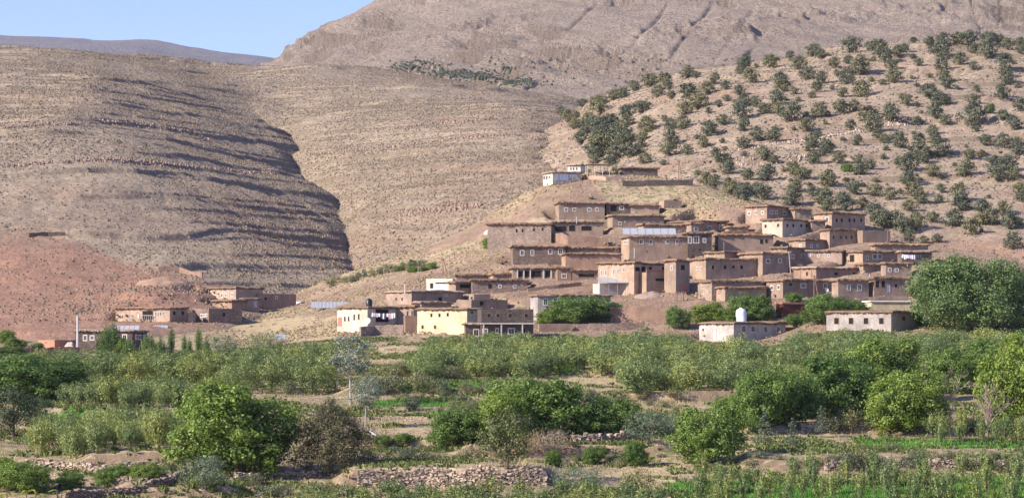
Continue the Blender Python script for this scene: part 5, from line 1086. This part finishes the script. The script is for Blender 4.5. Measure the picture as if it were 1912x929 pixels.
blk('apple', 'apple tree in the dense foreground orchard block at left', 'apple trees of the left foreground block', [(45, 852), (60, 822), (200, 812), (370, 812), (380, 868), (200, 870)], 2.5, 3.6, wm=2.9, hm=3.3, seed=3)
blk('apple', 'apple tree in the row behind the tan mounds at left', 'apple trees of the left middle block', [(110, 768), (130, 752), (300, 748), (440, 748), (440, 775), (240, 772)], 3.0, 4.5, wm=3.4, hm=3.2, seed=4)
blk('grove', 'rounded fruit tree in the mixed grove below the western hamlet', 'fruit trees of the western grove', [(160, 722), (200, 704), (420, 700), (640, 700), (650, 725), (520, 740), (340, 730)], 4.0, 5.4, wm=4.2, hm=3.9, seed=5)
blk('grove', 'fruit tree in the thin far left strip under the farmhouse', 'fruit trees of the far left strip', [(0, 700), (0, 686), (180, 684), (330, 684), (420, 686), (420, 700), (180, 706)], 4.6, 5.5, wm=4.0, hm=3.0, seed=6)
blk('grove', 'fruit tree in the grove between silver tree and laundry house', 'fruit trees left of the silver tree', [(380, 700), (430, 680), (640, 680), (640, 700)], 5, 6, wm=4.4, hm=3.9, seed=7)
blk('grove', 'fruit tree in front of the cream house and two-storey stone house', 'fruit trees under the front row houses', [(775, 668), (790, 656), (1010, 652), (1230, 648), (1300, 656), (1300, 666), (1010, 662), (790, 672)], 4.6, 5, wm=4.4, hm=2.9, seed=17)
blk('sapling', 'young apple tree in the bright green field at lower right', 'young apple trees of the lower right field', [(1290, 975), (1290, 905), (1400, 900), (1912, 896), (1960, 900), (1960, 975)], 2.5, 4.8, wm=1.6, hm=3.1, seed=8)
blk('sapling', 'young apple tree in the row along the right hand terrace edge', 'young apple trees on the right terrace', [(1735, 832), (1735, 818), (1960, 818), (1960, 834)], 2.0, 2.6, wm=1.9, hm=3.0, seed=9)
blk('sapling', 'young fruit tree in the low strip at the bottom centre', 'young fruit trees along the bottom edge', [(560, 985), (560, 940), (1230, 935), (1230, 985)], 1.9, 2.2, wm=2.4, hm=2.0, seed=10)
print('blocks', BQ, sum(BQ[:4]))
# --- shrubs
def shr(label, lst, kind='shrub', group=None, which=1):
    for (u, y, w_, h_) in lst: plant(kind, label, u, y, w_, h_, 'shrub', group, rr, which)
for lab, q in [('bright bush at lower left beside the channel wall', (215, 906, 62, 46)), ('bright bush right of the lower left bush', (272, 900, 56, 42)), ('low bush between the corner bush and the channel', (130, 912, 60, 34)), ('large dark bush in the lower left corner', (38, 916, 105, 66)), ('dark bush cut by the left edge', (0, 905, 70, 60))]:
    plant('walnut', lab, *q, 'shrub', None, rr, 1)
plant('willow', 'feathery grey shrub left of the big cypress shade', 385, 912, 85, 66, 'shrub', None, rr, 1, 0)
plant('willow', 'grey shrub below the largest walnut', 395, 872, 55, 48, 'shrub', None, rr, 1, 1)
plant('willow', 'round grey-green shrub in the bottom centre', 1082, 928, 95, 60, 'shrub', None, rr, 1, 0)
plant('shrub', 'dark grassy shrub beside the yellow field at the bottom', 1185, 922, 82, 46, 'shrub', None, rr, 1, 0)
plant('dryshrub', 'dead brown brush in front of the central walnut clump', 1030, 838, 105, 42, 'shrub', None, rr, 1)
plant('dryshrub', 'dry brush left of the bottom centre shrub', 985, 845, 70, 34, 'shrub', None, rr, 1)
for lab, q in [('small bright bush beside the white pipe', (714, 832, 32, 26)), ('small sapling bush on the bare centre terrace', (1032, 868, 28, 34)), ('leafy sapling bush left of the yellow field', (1108, 866, 42, 40)), ('leafy sapling bush above the yellow field', (1186, 868, 40, 52)), ('low bush right of the pipe bush', (755, 826, 34, 22))]:
    plant('walnut', lab, *q, 'shrub', None, rr, 1)
shr('low grey-green shrub on the terrace banks', [(820, 735, 45, 34), (770, 765, 40, 30), (850, 770, 40, 24), (910, 735, 40, 25), (540, 735, 40, 30), (800, 862, 60, 22), (880, 855, 50, 24), (1640, 800, 60, 38), (1560, 805, 55, 32), (1590, 800, 50, 40), (1810, 805, 60, 30), (1270, 795, 50, 22), (1260, 742, 45, 20), (1480, 800, 34, 16),
  (700, 735, 50, 35), (730, 732, 55, 38), (780, 728, 60, 36), (500, 860, 50, 24), (320, 880, 40, 22), (1590, 872, 70, 36), (1660, 880, 45, 24), (1700, 872, 50, 26), (1840, 872, 45, 24), (1100, 745, 50, 20), (960, 752, 40, 20), (610, 925, 60, 30), (520, 925, 70, 26), (470, 905, 60, 26), (740, 900, 32, 20), (1110, 800, 30, 16), (690, 860, 60, 20), (760, 850, 46, 18),
  (1665, 842, 30, 18), (1610, 868, 50, 30), (880, 700, 60, 32), (840, 710, 60, 34), (790, 700, 60, 34), (740, 705, 60, 34)], group='low shrubs on the terrace banks')
shr('pale green shrub in the planted row on the village slope', [(615+i*13.5+rr.uniform(-4, 4), 534-i*2.9+rr.uniform(-2.5, 2.5), rr.uniform(15, 21), rr.uniform(13, 19)) for i in range(14)], group='row of shrubs on the left village slope')
shr('dark green shrub below the planted row of the village slope', [(770, 508, 20, 14), (790, 506, 16, 11), (806, 502, 18, 15), (748, 506, 14, 12), (770, 495, 14, 12)], kind='walnut', group='dark shrubs left of the twin pole')
# far side
shr('low bush between the upper village houses', [(1104, 372, 12, 7), (1092, 333, 10, 9), (1200, 430, 12, 8), (1470, 440, 16, 14), (1488, 441, 20, 16), (1500, 465, 14, 8), (1548, 462, 12, 8), (1148, 326, 14, 20), (1100, 322, 10, 9), (1512, 404, 16, 16), (1620, 452, 18, 12), (1628, 610, 26, 16), (1160, 470, 16, 8)], group='bushes among the upper houses')
shr('shrub on the ground beside the farmhouse', [(30, 652, 40, 24), (70, 655, 30, 18), (10, 640, 40, 26), (140, 690, 40, 30), (60, 690, 50, 30), (230, 665, 30, 40), (110, 690, 46, 30), (20, 668, 60, 24)], kind='walnut', group='bushes around the dark farmhouse')

shr('low tuft-like shrub on the right hand bank', [(1395+i*27+rr.uniform(-9, 9), 864+rr.uniform(-10, 9), rr.uniform(20, 42), rr.uniform(12, 24)) for i in range(19)], group='tuft shrubs on the right hand bank')
shr('low scrub on the bank between the terraces', [(rr.uniform(640, 1250), rr.uniform(725, 765), rr.uniform(18, 36), rr.uniform(9, 18)) for i in range(26)]+[(rr.uniform(700, 1250), rr.uniform(835, 868), rr.uniform(16, 34), rr.uniform(8, 16)) for i in range(22)], group='low scrub between the terraces')
# --- junipers, transcribed one by one from the photograph's right hand slope
JA = [(430,345,70),(470,345,45),(550,370,65),(600,395,50),(270,380,80),(330,375,70),(305,425,70),(365,435,50),(350,395,45),(690,305,85),(665,325,50),(800,298,80),(885,262,45),(710,365,85),(920,305,75),(985,250,70),(1020,258,50),(1080,300,70),(1140,280,50),(1150,232,90),(1190,330,100),(1250,270,30),(1270,240,90),(1230,222,50),(1300,275,80),(1360,250,70),(1330,305,60),(1385,230,50),(1425,190,35),(1425,260,35),(1447,290,45),(1340,365,85),(960,350,80),(1025,368,70),(1135,370,80),(840,370,75),(850,405,80),(900,415,40),(1090,335,40),(1000,405,55),(1115,425,55),(1200,425,90),(660,420,60),(680,470,70),(480,475,95),(430,430,90),(520,415,70),(420,505,70),(525,500,35),(605,445,40),(570,470,40),(730,470,60),(675,520,100),(770,500,70),(820,460,80),(830,500,60),(885,530,110),(955,580,80),(1010,515,80),(1110,500,80),(1165,490,60),(1220,530,90),(1325,525,85),(1250,580,95),(1150,572,55),(1400,465,60),(1440,470,30),(1495,430,90),(1540,460,80),(1580,390,70),(1550,310,70),(1560,355,70),(1575,460,40),(1630,285,70),(1690,305,45),(1555,250,90),(1520,235,60),(1500,205,60),(1560,200,80),(1620,195,70),(1670,200,80),(1690,235,60),(1750,255,90),(1760,205,80),(1800,195,60),(1840,220,70),(1895,235,50),(1895,205,50),(1825,300,80),(1830,370,80),(1830,335,60),(1815,435,80),(1690,460,65),(1765,500,50),(1820,530,60),(1705,405,40),(1690,550,110),(1700,580,50),(1895,490,70),(1870,570,80),(1520,520,80),(1565,550,60),(1510,590,55),(1440,550,55),(1520,625,60),(1450,630,60),(1360,650,90),(1300,630,50),(1265,610,50),(1180,640,55),(1115,620,25),(990,650,80),(965,665,50),(1050,675,80),(1025,685,40),(990,720,75),(1100,720,70),(1185,720,55),(1190,770,75),(1235,745,60),(770,700,80),(810,720,50),(740,620,75),(820,625,85),(680,655,65),(680,575,70),(590,550,60),(520,600,90),(500,650,60),(560,710,70),(600,705,45),(610,765,80),(700,790,70),(780,795,90),(430,680,60),(360,640,80),(350,685,80),(410,570,70),(360,570,70),(255,580,80),(235,620,60),(230,650,45),(50,500,90),(40,470,70),(110,440,60),(150,430,60),(200,400,60),(170,520,80),(165,555,70),(230,500,80),(60,590,110),(130,640,110),(60,660,110),(180,690,90),(120,700,90),(30,630,80),(245,720,60),(20,560,60),(1450,700,100),(1540,690,90),(1400,750,100),(1480,720,60),(1670,700,65),(1725,690,45),(1740,640,70),(1820,650,80),(1890,680,70),(1880,640,50),(1655,775,90),(1780,740,80),(1840,750,90),(1795,795,90),(1870,790,70),(1510,775,70),(895,770,70),(940,790,80),(1055,780,45),(30,700,70),(90,730,60),(-95,535,60),(-118,505,50),(-12,590,75),(-35,635,70),(24,683,80),(0,545,70),(59,617,80),(94,553,70),(-70,570,60),(140,600,80),(160,640,80),(90,590,80),(-30,470,50),(-50,560,50),(-60,525,45),(20,730,60)]
JB = [(330,470,90),(410,500,110),(500,500,110),(380,475,80),(470,470,80),(660,530,110),(690,455,90),(240,440,80),(200,420,90),(770,480,80),(850,430,110),(830,520,120),(930,520,90),(950,560,110),(850,560,80),(1000,470,90),(1040,540,80),(1110,610,110),(1110,480,90),(1190,500,80),(1150,650,120),(1215,650,110),(1290,560,80),(1320,480,100),(1350,520,90),(1260,680,120),(1330,660,110),(1300,735,90),(1455,515,60),(1465,460,65),(1420,620,80),(1570,440,50),(1560,510,110),(1570,560,120),(1530,640,110),(1630,685,110),(1690,580,100),(1690,630,90),(1730,630,100),(1800,580,90),(1840,655,110),(1880,640,60),(1890,470,90),(1900,510,80),(1850,765,110),(1370,735,60),(1445,730,60),(1290,420,110)]
pts = [(1100+x/2.355, y/2.355, w_/2.355) for x, y, w_ in JA]+[(1250+x/2.888, 200+y/2.888, w_/2.888) for x, y, w_ in JB]
used = []
for (u, y, w_) in pts:
    if any(abs(u-a) < 5 and abs(y-b) < 4 for a, b in used): continue
    used.append((u, y)); w_ *= 0.90
    left = u < 1215
    plant('juniper', 'dark green juniper in the dense gully thicket behind the pavilion' if left else 'round juniper scattered on the right hand slope', u, y, w_*(1.15 if left else 1), w_*rr.uniform(0.86, 1.08), 'tree', 'junipers of the gully thicket' if left else 'junipers scattered over the right slope', rr, 3 if 1110 < u < 1215 and y < 320 else None)
nsm = 0
for k in range(900):
    u = rr.uniform(1200, 1912); y = rr.uniform(np.interp(u, [1200, 1400, 1640, 1912], [165, 128, 100, 92]), np.interp(u, [1200, 1400, 1640, 1912], [300, 370, 420, 440]))
    if nsm < 62 and all(abs(u-a_) > 15 or abs(y-b_) > 11 for a_, b_ in used):
        used.append((u, y)); nsm += 1; w_ = rr.uniform(8, 15)
        plant('juniper', 'small young juniper or thorn bush between the larger junipers', u, y, w_, w_*rr.uniform(.7, .95), 'shrub', 'small bushes between the junipers', rr, 3)
print('junipers', len(used))
plant('walnut', 'single bright green bush among the junipers', 1582, 320, 22, 18, 'shrub', None, rr, 3)
plant('walnut', 'second bright green bush higher among the junipers', 1848, 212, 18, 20, 'shrub', None, rr, 3)

# ------------------------------------------------------------------ uncountable ground cover
def scatter(name, label, us, ys_, ds_, Xf, mat, base, size, seed, jitter=0.3, cat='ground cover', sq=0.55):
    """one mesh of many small ragged cushions standing on the ground; us/ds_ arrays of positions"""
    rg = np.random.RandomState(seed); n = len(us); x = (us-CX)/F*ds_; z = Xf(x, ds_)
    k = 6; ang = np.linspace(0, 2*np.pi, k, endpoint=False)
    s = size*rg.uniform(0.5, 1.5, n)
    r0 = s[:, None]*rg.uniform(0.75, 1.2, (n, k)); r1 = r0*rg.uniform(0.55, 0.85, (n, k)); ph = rg.uniform(0, 6.28, (n, 1))
    ca, sa = np.cos(ang[None]+ph), np.sin(ang[None]+ph)
    V0 = np.stack([x[:, None]+r0*ca, ds_[:, None]+r0*sa, z[:, None]-0.25*s[:, None]+0*ca], -1)
    V1 = np.stack([x[:, None]+r1*ca, ds_[:, None]+r1*sa, z[:, None]+s[:, None]*sq*rg.uniform(.5, 1.1, (n, k))], -1)
    V2 = np.stack([x, ds_, z+s*sq*rg.uniform(.9, 1.3, n)], -1)[:, None]
    V = np.concatenate([V0, V1, V2], 1); m = 2*k+1; V = V.reshape(-1, 3)
    Fq = []
    for i in range(k):
        j = (i+1) % k; Fq.append((i, j, k+j, k+i)); Fq.append((k+i, k+j, 2*k, 2*k))
    tris = [(k+i, k+(i+1) % k, 2*k) for i in range(k)]; quads = [(i, (i+1) % k, k+(i+1) % k, k+i) for i in range(k)]
    off = (np.arange(n)*m)[:, None, None]
    q = (np.array(quads)[None]+off).reshape(-1, 4); t = (np.array(tris)[None]+off).reshape(-1, 3)
    me = bpy.data.meshes.new(name); me.vertices.add(len(V)); me.vertices.foreach_set('co', V.astype(np.float32).ravel())
    nl = q.size+t.size; me.loops.add(nl); me.loops.foreach_set('vertex_index', np.concatenate([q.ravel(), t.ravel()]).astype(np.int32))
    me.polygons.add(len(q)+len(t)); me.polygons.foreach_set('loop_start', np.concatenate([np.arange(len(q))*4, q.size+np.arange(len(t))*3]).astype(np.int32)); me.update(calc_edges=True); me.materials.append(MAT[mat])
    o = link(name, me); prop(o, label, cat, kind='stuff'); return o
rg = np.random.RandomState(77)
def rand_area(n, u0, u1, d0, d1, dens, seed):
    rg = np.random.RandomState(seed); dd = np.sqrt(rg.uniform(d0*d0, d1*d1, n)); uu = rg.uniform(u0, u1, n); x = (uu-CX)/F*dd
    k = rg.uniform(0, 1, n) < dens(uu, dd, x); return uu[k], dd[k]
u_, d_ = rand_area(210000, -120, 1240, 470, 1190, lambda u, d, x: np.clip(0.62+0.6*fbm(x/40, d/40, 2, 501)-0.45*(u < 430)*sst(660, 600, d), 0.1, 1), 1)
scatter('thorn_cushions', 'low dry thorn cushions dotting the whole western hillside', u_, None, d_, Z2, 'l_cushion', 0, 0.27, 2, sq=0.7)
u_, d_ = rand_area(60000, 900, 2050, 480, 950, lambda u, d, x: np.clip(0.5+0.7*fbm(x/25, d/25, 2, 511), 0.05, 1), 3)
scatter('dry_tussocks', 'low dry tussocks between the junipers on the right slope', u_, None, d_, Z3, 'l_cushion', 0, 0.30, 4, sq=0.6)
u_, d_ = rand_area(44000, -60, 1980, 424, 580, lambda u, d, x: np.clip(0.40+0.9*fbm(x/14, d/14, 2, 521), 0.0, 1)*(u > 380)*np.where((u > 940) & (d < 518), 0.22, 1), 5)
scatter('slope_tussocks', 'yellow grass tussocks covering the village slope', u_, None, d_, Z1, 'l_tussock', 0, 0.27, 6, sq=0.55)
def rock_row(name, label, pts, n, fz, size, seed, mat='rock', wob=1.0):
    rg = np.random.RandomState(seed); t = np.sort(rg.uniform(0, 1, n)); U = np.interp(t, np.linspace(0, 1, len(pts)), [p[0] for p in pts]); Y = np.interp(t, np.linspace(0, 1, len(pts)), [p[1] for p in pts])
    H_ = [hit(u, y) for u, y in zip(U, Y)]; dd = np.array([h[1] for h in H_])+rg.normal(size=n)*wob
    scatter(name, label, U, None, dd, fz, mat, 0, size, seed, cat='stones', sq=1.1)
rock_row('stone_row', 'long row of pale stones crossing the juniper slope', [(1330, 290), (1420, 272), (1500, 262), (1580, 250), (1640, 236), (1700, 228), (1800, 214)], 420, Z3, 0.28, 71)
rock_row('stone_row', 'shorter row of pale stones lower on the juniper slope', [(1370, 308), (1440, 298), (1520, 290)], 120, Z3, 0.27, 72)
rock_row('rock_ledge', 'pale broken rock ledge high on the right part of the western hill', [(735, 240), (800, 232), (880, 226), (950, 220)], 300, Z2, 0.38, 73, 'rock_brown')
rock_row('rock_ledge', 'long broken rock ledge across the middle of the western hill', [(570, 290), (660, 282), (760, 272), (860, 258), (950, 252), (1040, 262)], 620, Z2, 0.36, 74, 'rock_brown')
rock_row('rock_ledge', 'dark rock ledge low on the western hill left of the village', [(745, 402), (800, 393), (850, 390), (900, 382)], 320, Z2, 0.36, 75, 'rock_brown')
rock_row('rock_ledge', 'reddish rock ledge running along the left part of the western hill', [(0, 240), (100, 232), (200, 230), (300, 236), (400, 262)], 560, Z2, 0.33, 76, 'rock_brown')
rock_row('rock_ledge', 'lower dark rock ledge along the left part of the western hill', [(0, 312), (90, 304), (200, 298), (300, 305), (420, 318), (510, 325)], 620, Z2, 0.33, 77, 'rock_brown')
# blades: dry grass on the terraces, green crop in the fields
def blades(name, label, uu, dd, mat, h, w_, seed, cat='grass'):
    rg = np.random.RandomState(seed); n = len(uu); x = (uu-CX)/F*dd; z = Z1(x, dd); hh = h*rg.uniform(.5, 1.4, n); a = rg.uniform(0, 3.14, n); l = rg.normal(size=(n, 2))*0.35*h
    dx, dy = np.cos(a)*w_/2, np.sin(a)*w_/2
    V = np.stack([np.stack([x-dx, dd-dy, z-0.05], -1), np.stack([x+dx, dd+dy, z-0.05], -1), np.stack([x+l[:, 0], dd+l[:, 1], z+hh], -1)], 1).reshape(-1, 3)
    o = link(name, mesh_np(name, V, np.arange(3*n).reshape(n, 3), [MAT[mat]])); prop(o, label, cat, kind='stuff')
def infields(polys, sgn=1):
    def f(u, d, x):
        z = Z1(x, d); y = H0-z/d*F; r = np.zeros(len(u), bool)
        ju = vn(x/2.5, d/2.5, 401)*14; jy = vn(x/3.5, d/3.5, 402)*2.2
        for P in polys: r |= poly_in(u+ju*.5, y+jy*.6, P)
        return r*1.0
    return f
u_, d_ = rand_area(420000, -40, 1990, 188, 400, infields(GREEN), 11)
blades('crop', 'short bright green crop in the small terraced fields', u_, d_, 'l_crop', 0.30, 0.10, 12, 'crop')
u_, d_ = rand_area(150000, -40, 1990, 186, 420, lambda u, d, x: np.clip(0.25+1.3*fbm(x/7, d/7, 3, 531), 0, 1), 13)
blades('dry_grass', 'dry straw-coloured grass on the terraces and banks', u_, d_, 'l_grass', 0.32, 0.10, 14)
u_, d_ = rand_area(95000, -40, 1990, 186, 420, lambda u, d, x: np.clip(0.10+1.4*fbm(x/9, d/9, 3, 541), 0, 1), 15)
def tufts(name, label, uu, dd, mat, r, h, nb, seed, cat='weeds'):
    rg = np.random.RandomState(seed); n = len(uu); x = (uu-CX)/F*dd; z = Z1(x, dd); sc = rg.uniform(.5, 1.6, n)
    a = rg.uniform(0, 6.28, (n, nb)); q = rg.uniform(0, 1, (n, nb)); rr_ = r*sc[:, None]*q; hh = h*sc[:, None]*rg.uniform(.6, 1.2, (n, nb))
    bx = x[:, None]+np.cos(a)*rr_; by = dd[:, None]+np.sin(a)*rr_; tx = bx+np.cos(a)*rr_*.9; ty = by+np.sin(a)*rr_*.9; w_ = 0.05+0.06*rg.uniform(0, 1, (n, nb)); b_ = rg.uniform(0, 6.28, (n, nb)); zz = np.repeat(z[:, None], nb, 1)
    V = np.stack([np.stack([bx-np.cos(b_)*w_, by-np.sin(b_)*w_, zz-.05], -1), np.stack([bx+np.cos(b_)*w_, by+np.sin(b_)*w_, zz-.05], -1), np.stack([tx+np.cos(b_)*w_*.8, ty+np.sin(b_)*w_*.8, zz+hh], -1), np.stack([tx-np.cos(b_)*w_*.8, ty-np.sin(b_)*w_*.8, zz+hh*.85], -1)], 2).reshape(-1, 3)
    o = link(name, mesh_np(name, V, np.arange(len(V)).reshape(-1, 4), [MAT[mat]])); prop(o, label, cat, kind='stuff')
tufts('field_weeds', 'low green weeds and tufts on the terrace ground', u_, d_, 'l_weed', 0.30, 0.26, 10, 16)
u_, d_ = rand_area(52000, -40, 1990, 186, 430, lambda u, d, x: np.clip(-0.1+1.8*fbm(x/6, d/6, 3, 551), 0, 1), 17)
scatter('field_stones', 'loose pale stones lying on the terrace banks', u_, None, d_, Z1, 'rock_brown', 0, 0.13, 18, cat='stones', sq=0.6)
u_, d_ = rand_area(60000, 560, 1980, 415, 530, lambda u, d, x: np.clip(0.25+1.2*fbm(x/6, d/6, 3, 561), 0, 1), 27)
scatter('village_rubble', 'loose brown stones and clods between the village houses', u_, None, d_, lambda x, q: gz(x, q), 'rock_brown', 0, 0.14, 28, cat='stones', sq=0.7)
# far scrub on the mountain foot
def mtn_hit(u, y):
    dg = np.arange(1300, 3600, 6.0); z = Z4((u-CX)/F*dg, dg); q = z >= (H0-y)*dg/F
    return dg[int(np.argmax(q))] if q.any() else None
uu = []; dd = []; rg = np.random.RandomState(9)
for k in range(1150):
    if k < 1000: t = rg.uniform(0, 1); u = 740+t*250+rg.normal()*14; y = 126+t*32+rg.normal()*5.5*(0.4+abs(math.sin(t*7)))
    else: u = rg.uniform(900, 1500); y = rg.uniform(110, 165)
    d = mtn_hit(u, y)
    if d: uu.append(u); dd.append(d)
scatter('mountain_scrub', 'dark scrub in the hollow at the foot of the mountain', np.array(uu), None, np.array(dd), Z4, 'l_scrub', 0, 0.95, 19, sq=0.8, cat='scrub')

# ------------------------------------------------------------------ leafy shrub right in front of the viewer, its tips showing in the corner
rg = np.random.RandomState(5); dN = 12.0; xN = (40-CX)/F*dN; zN = float(np.interp(dN, [6, 30], [-2.7, -9]))
rt = empty('flowering_shrub', (xN, dN, zN)); prop(rt, 'yellow-green leafy shrub tips in the lower left corner', 'shrub')
ztop = (H0-908)*dN/F-zN; mb = MB(); V = []; Fc = []
for k in range(30):
    tx = (rg.uniform(-60, 110)-40)/F*dN; ty = rg.uniform(-.15, .15); tz = ztop-abs(tx)*0.18-rg.uniform(0.0, .10)
    mb.tube([(tx*.2, ty, 0), (tx*.8, ty, tz*.7), (tx, ty, tz)], [0.012, 0.008, 0.003], 4)
    for j in range(9):
        a = rg.uniform(0, 6.28); q = np.array([tx, ty, tz-j*0.012]); L = rg.uniform(.045, .075); dv = np.array([math.cos(a), math.sin(a), rg.uniform(-.3, .5)])*L; sd_ = np.cross(dv, (0, 0, 1)); sd_ = sd_/np.linalg.norm(sd_)*L*0.22
        n0 = len(V); V += [q, q+dv*.35+sd_+[0, 0, .006], q+dv*.75+sd_*.8, q+dv+[0, 0, -.01], q+dv*.75-sd_*.8, q+dv*.35-sd_+[0, 0, .006]]; Fc.append(tuple(range(n0, n0+6)))
mb.obj('twigs', MAT['bark'], rt); link('leaves', mesh_np('leaves', V, Fc, [MAT['l_yellow']]), rt)

# ------------------------------------------------------------------ the air: thin even haze round the whole place
hb = MB(); hb.box(-12500, 12500, -1900, 9900, -64, 860); ho = link('haze', mesh_np('haze', hb.V, hb.F)); ho['kind'] = 'stuff'; ho['label'] = 'thin bluish haze in the air over the valley'
hm = bpy.data.materials.new('haze'); hm.use_nodes = True; ht_ = hm.node_tree; ht_.nodes.clear(); out = nd(ht_, 'ShaderNodeOutputMaterial'); pv = nd(ht_, 'ShaderNodeVolumePrincipled')
pv.inputs['Color'].default_value = (0.78, 0.84, 1.0, 1); pv.inputs['Density'].default_value = 0.00004; pv.inputs['Anisotropy'].default_value = 0.2; lk(ht_, pv.outputs[0], out.inputs['Volume']); ho.data.materials.append(hm)
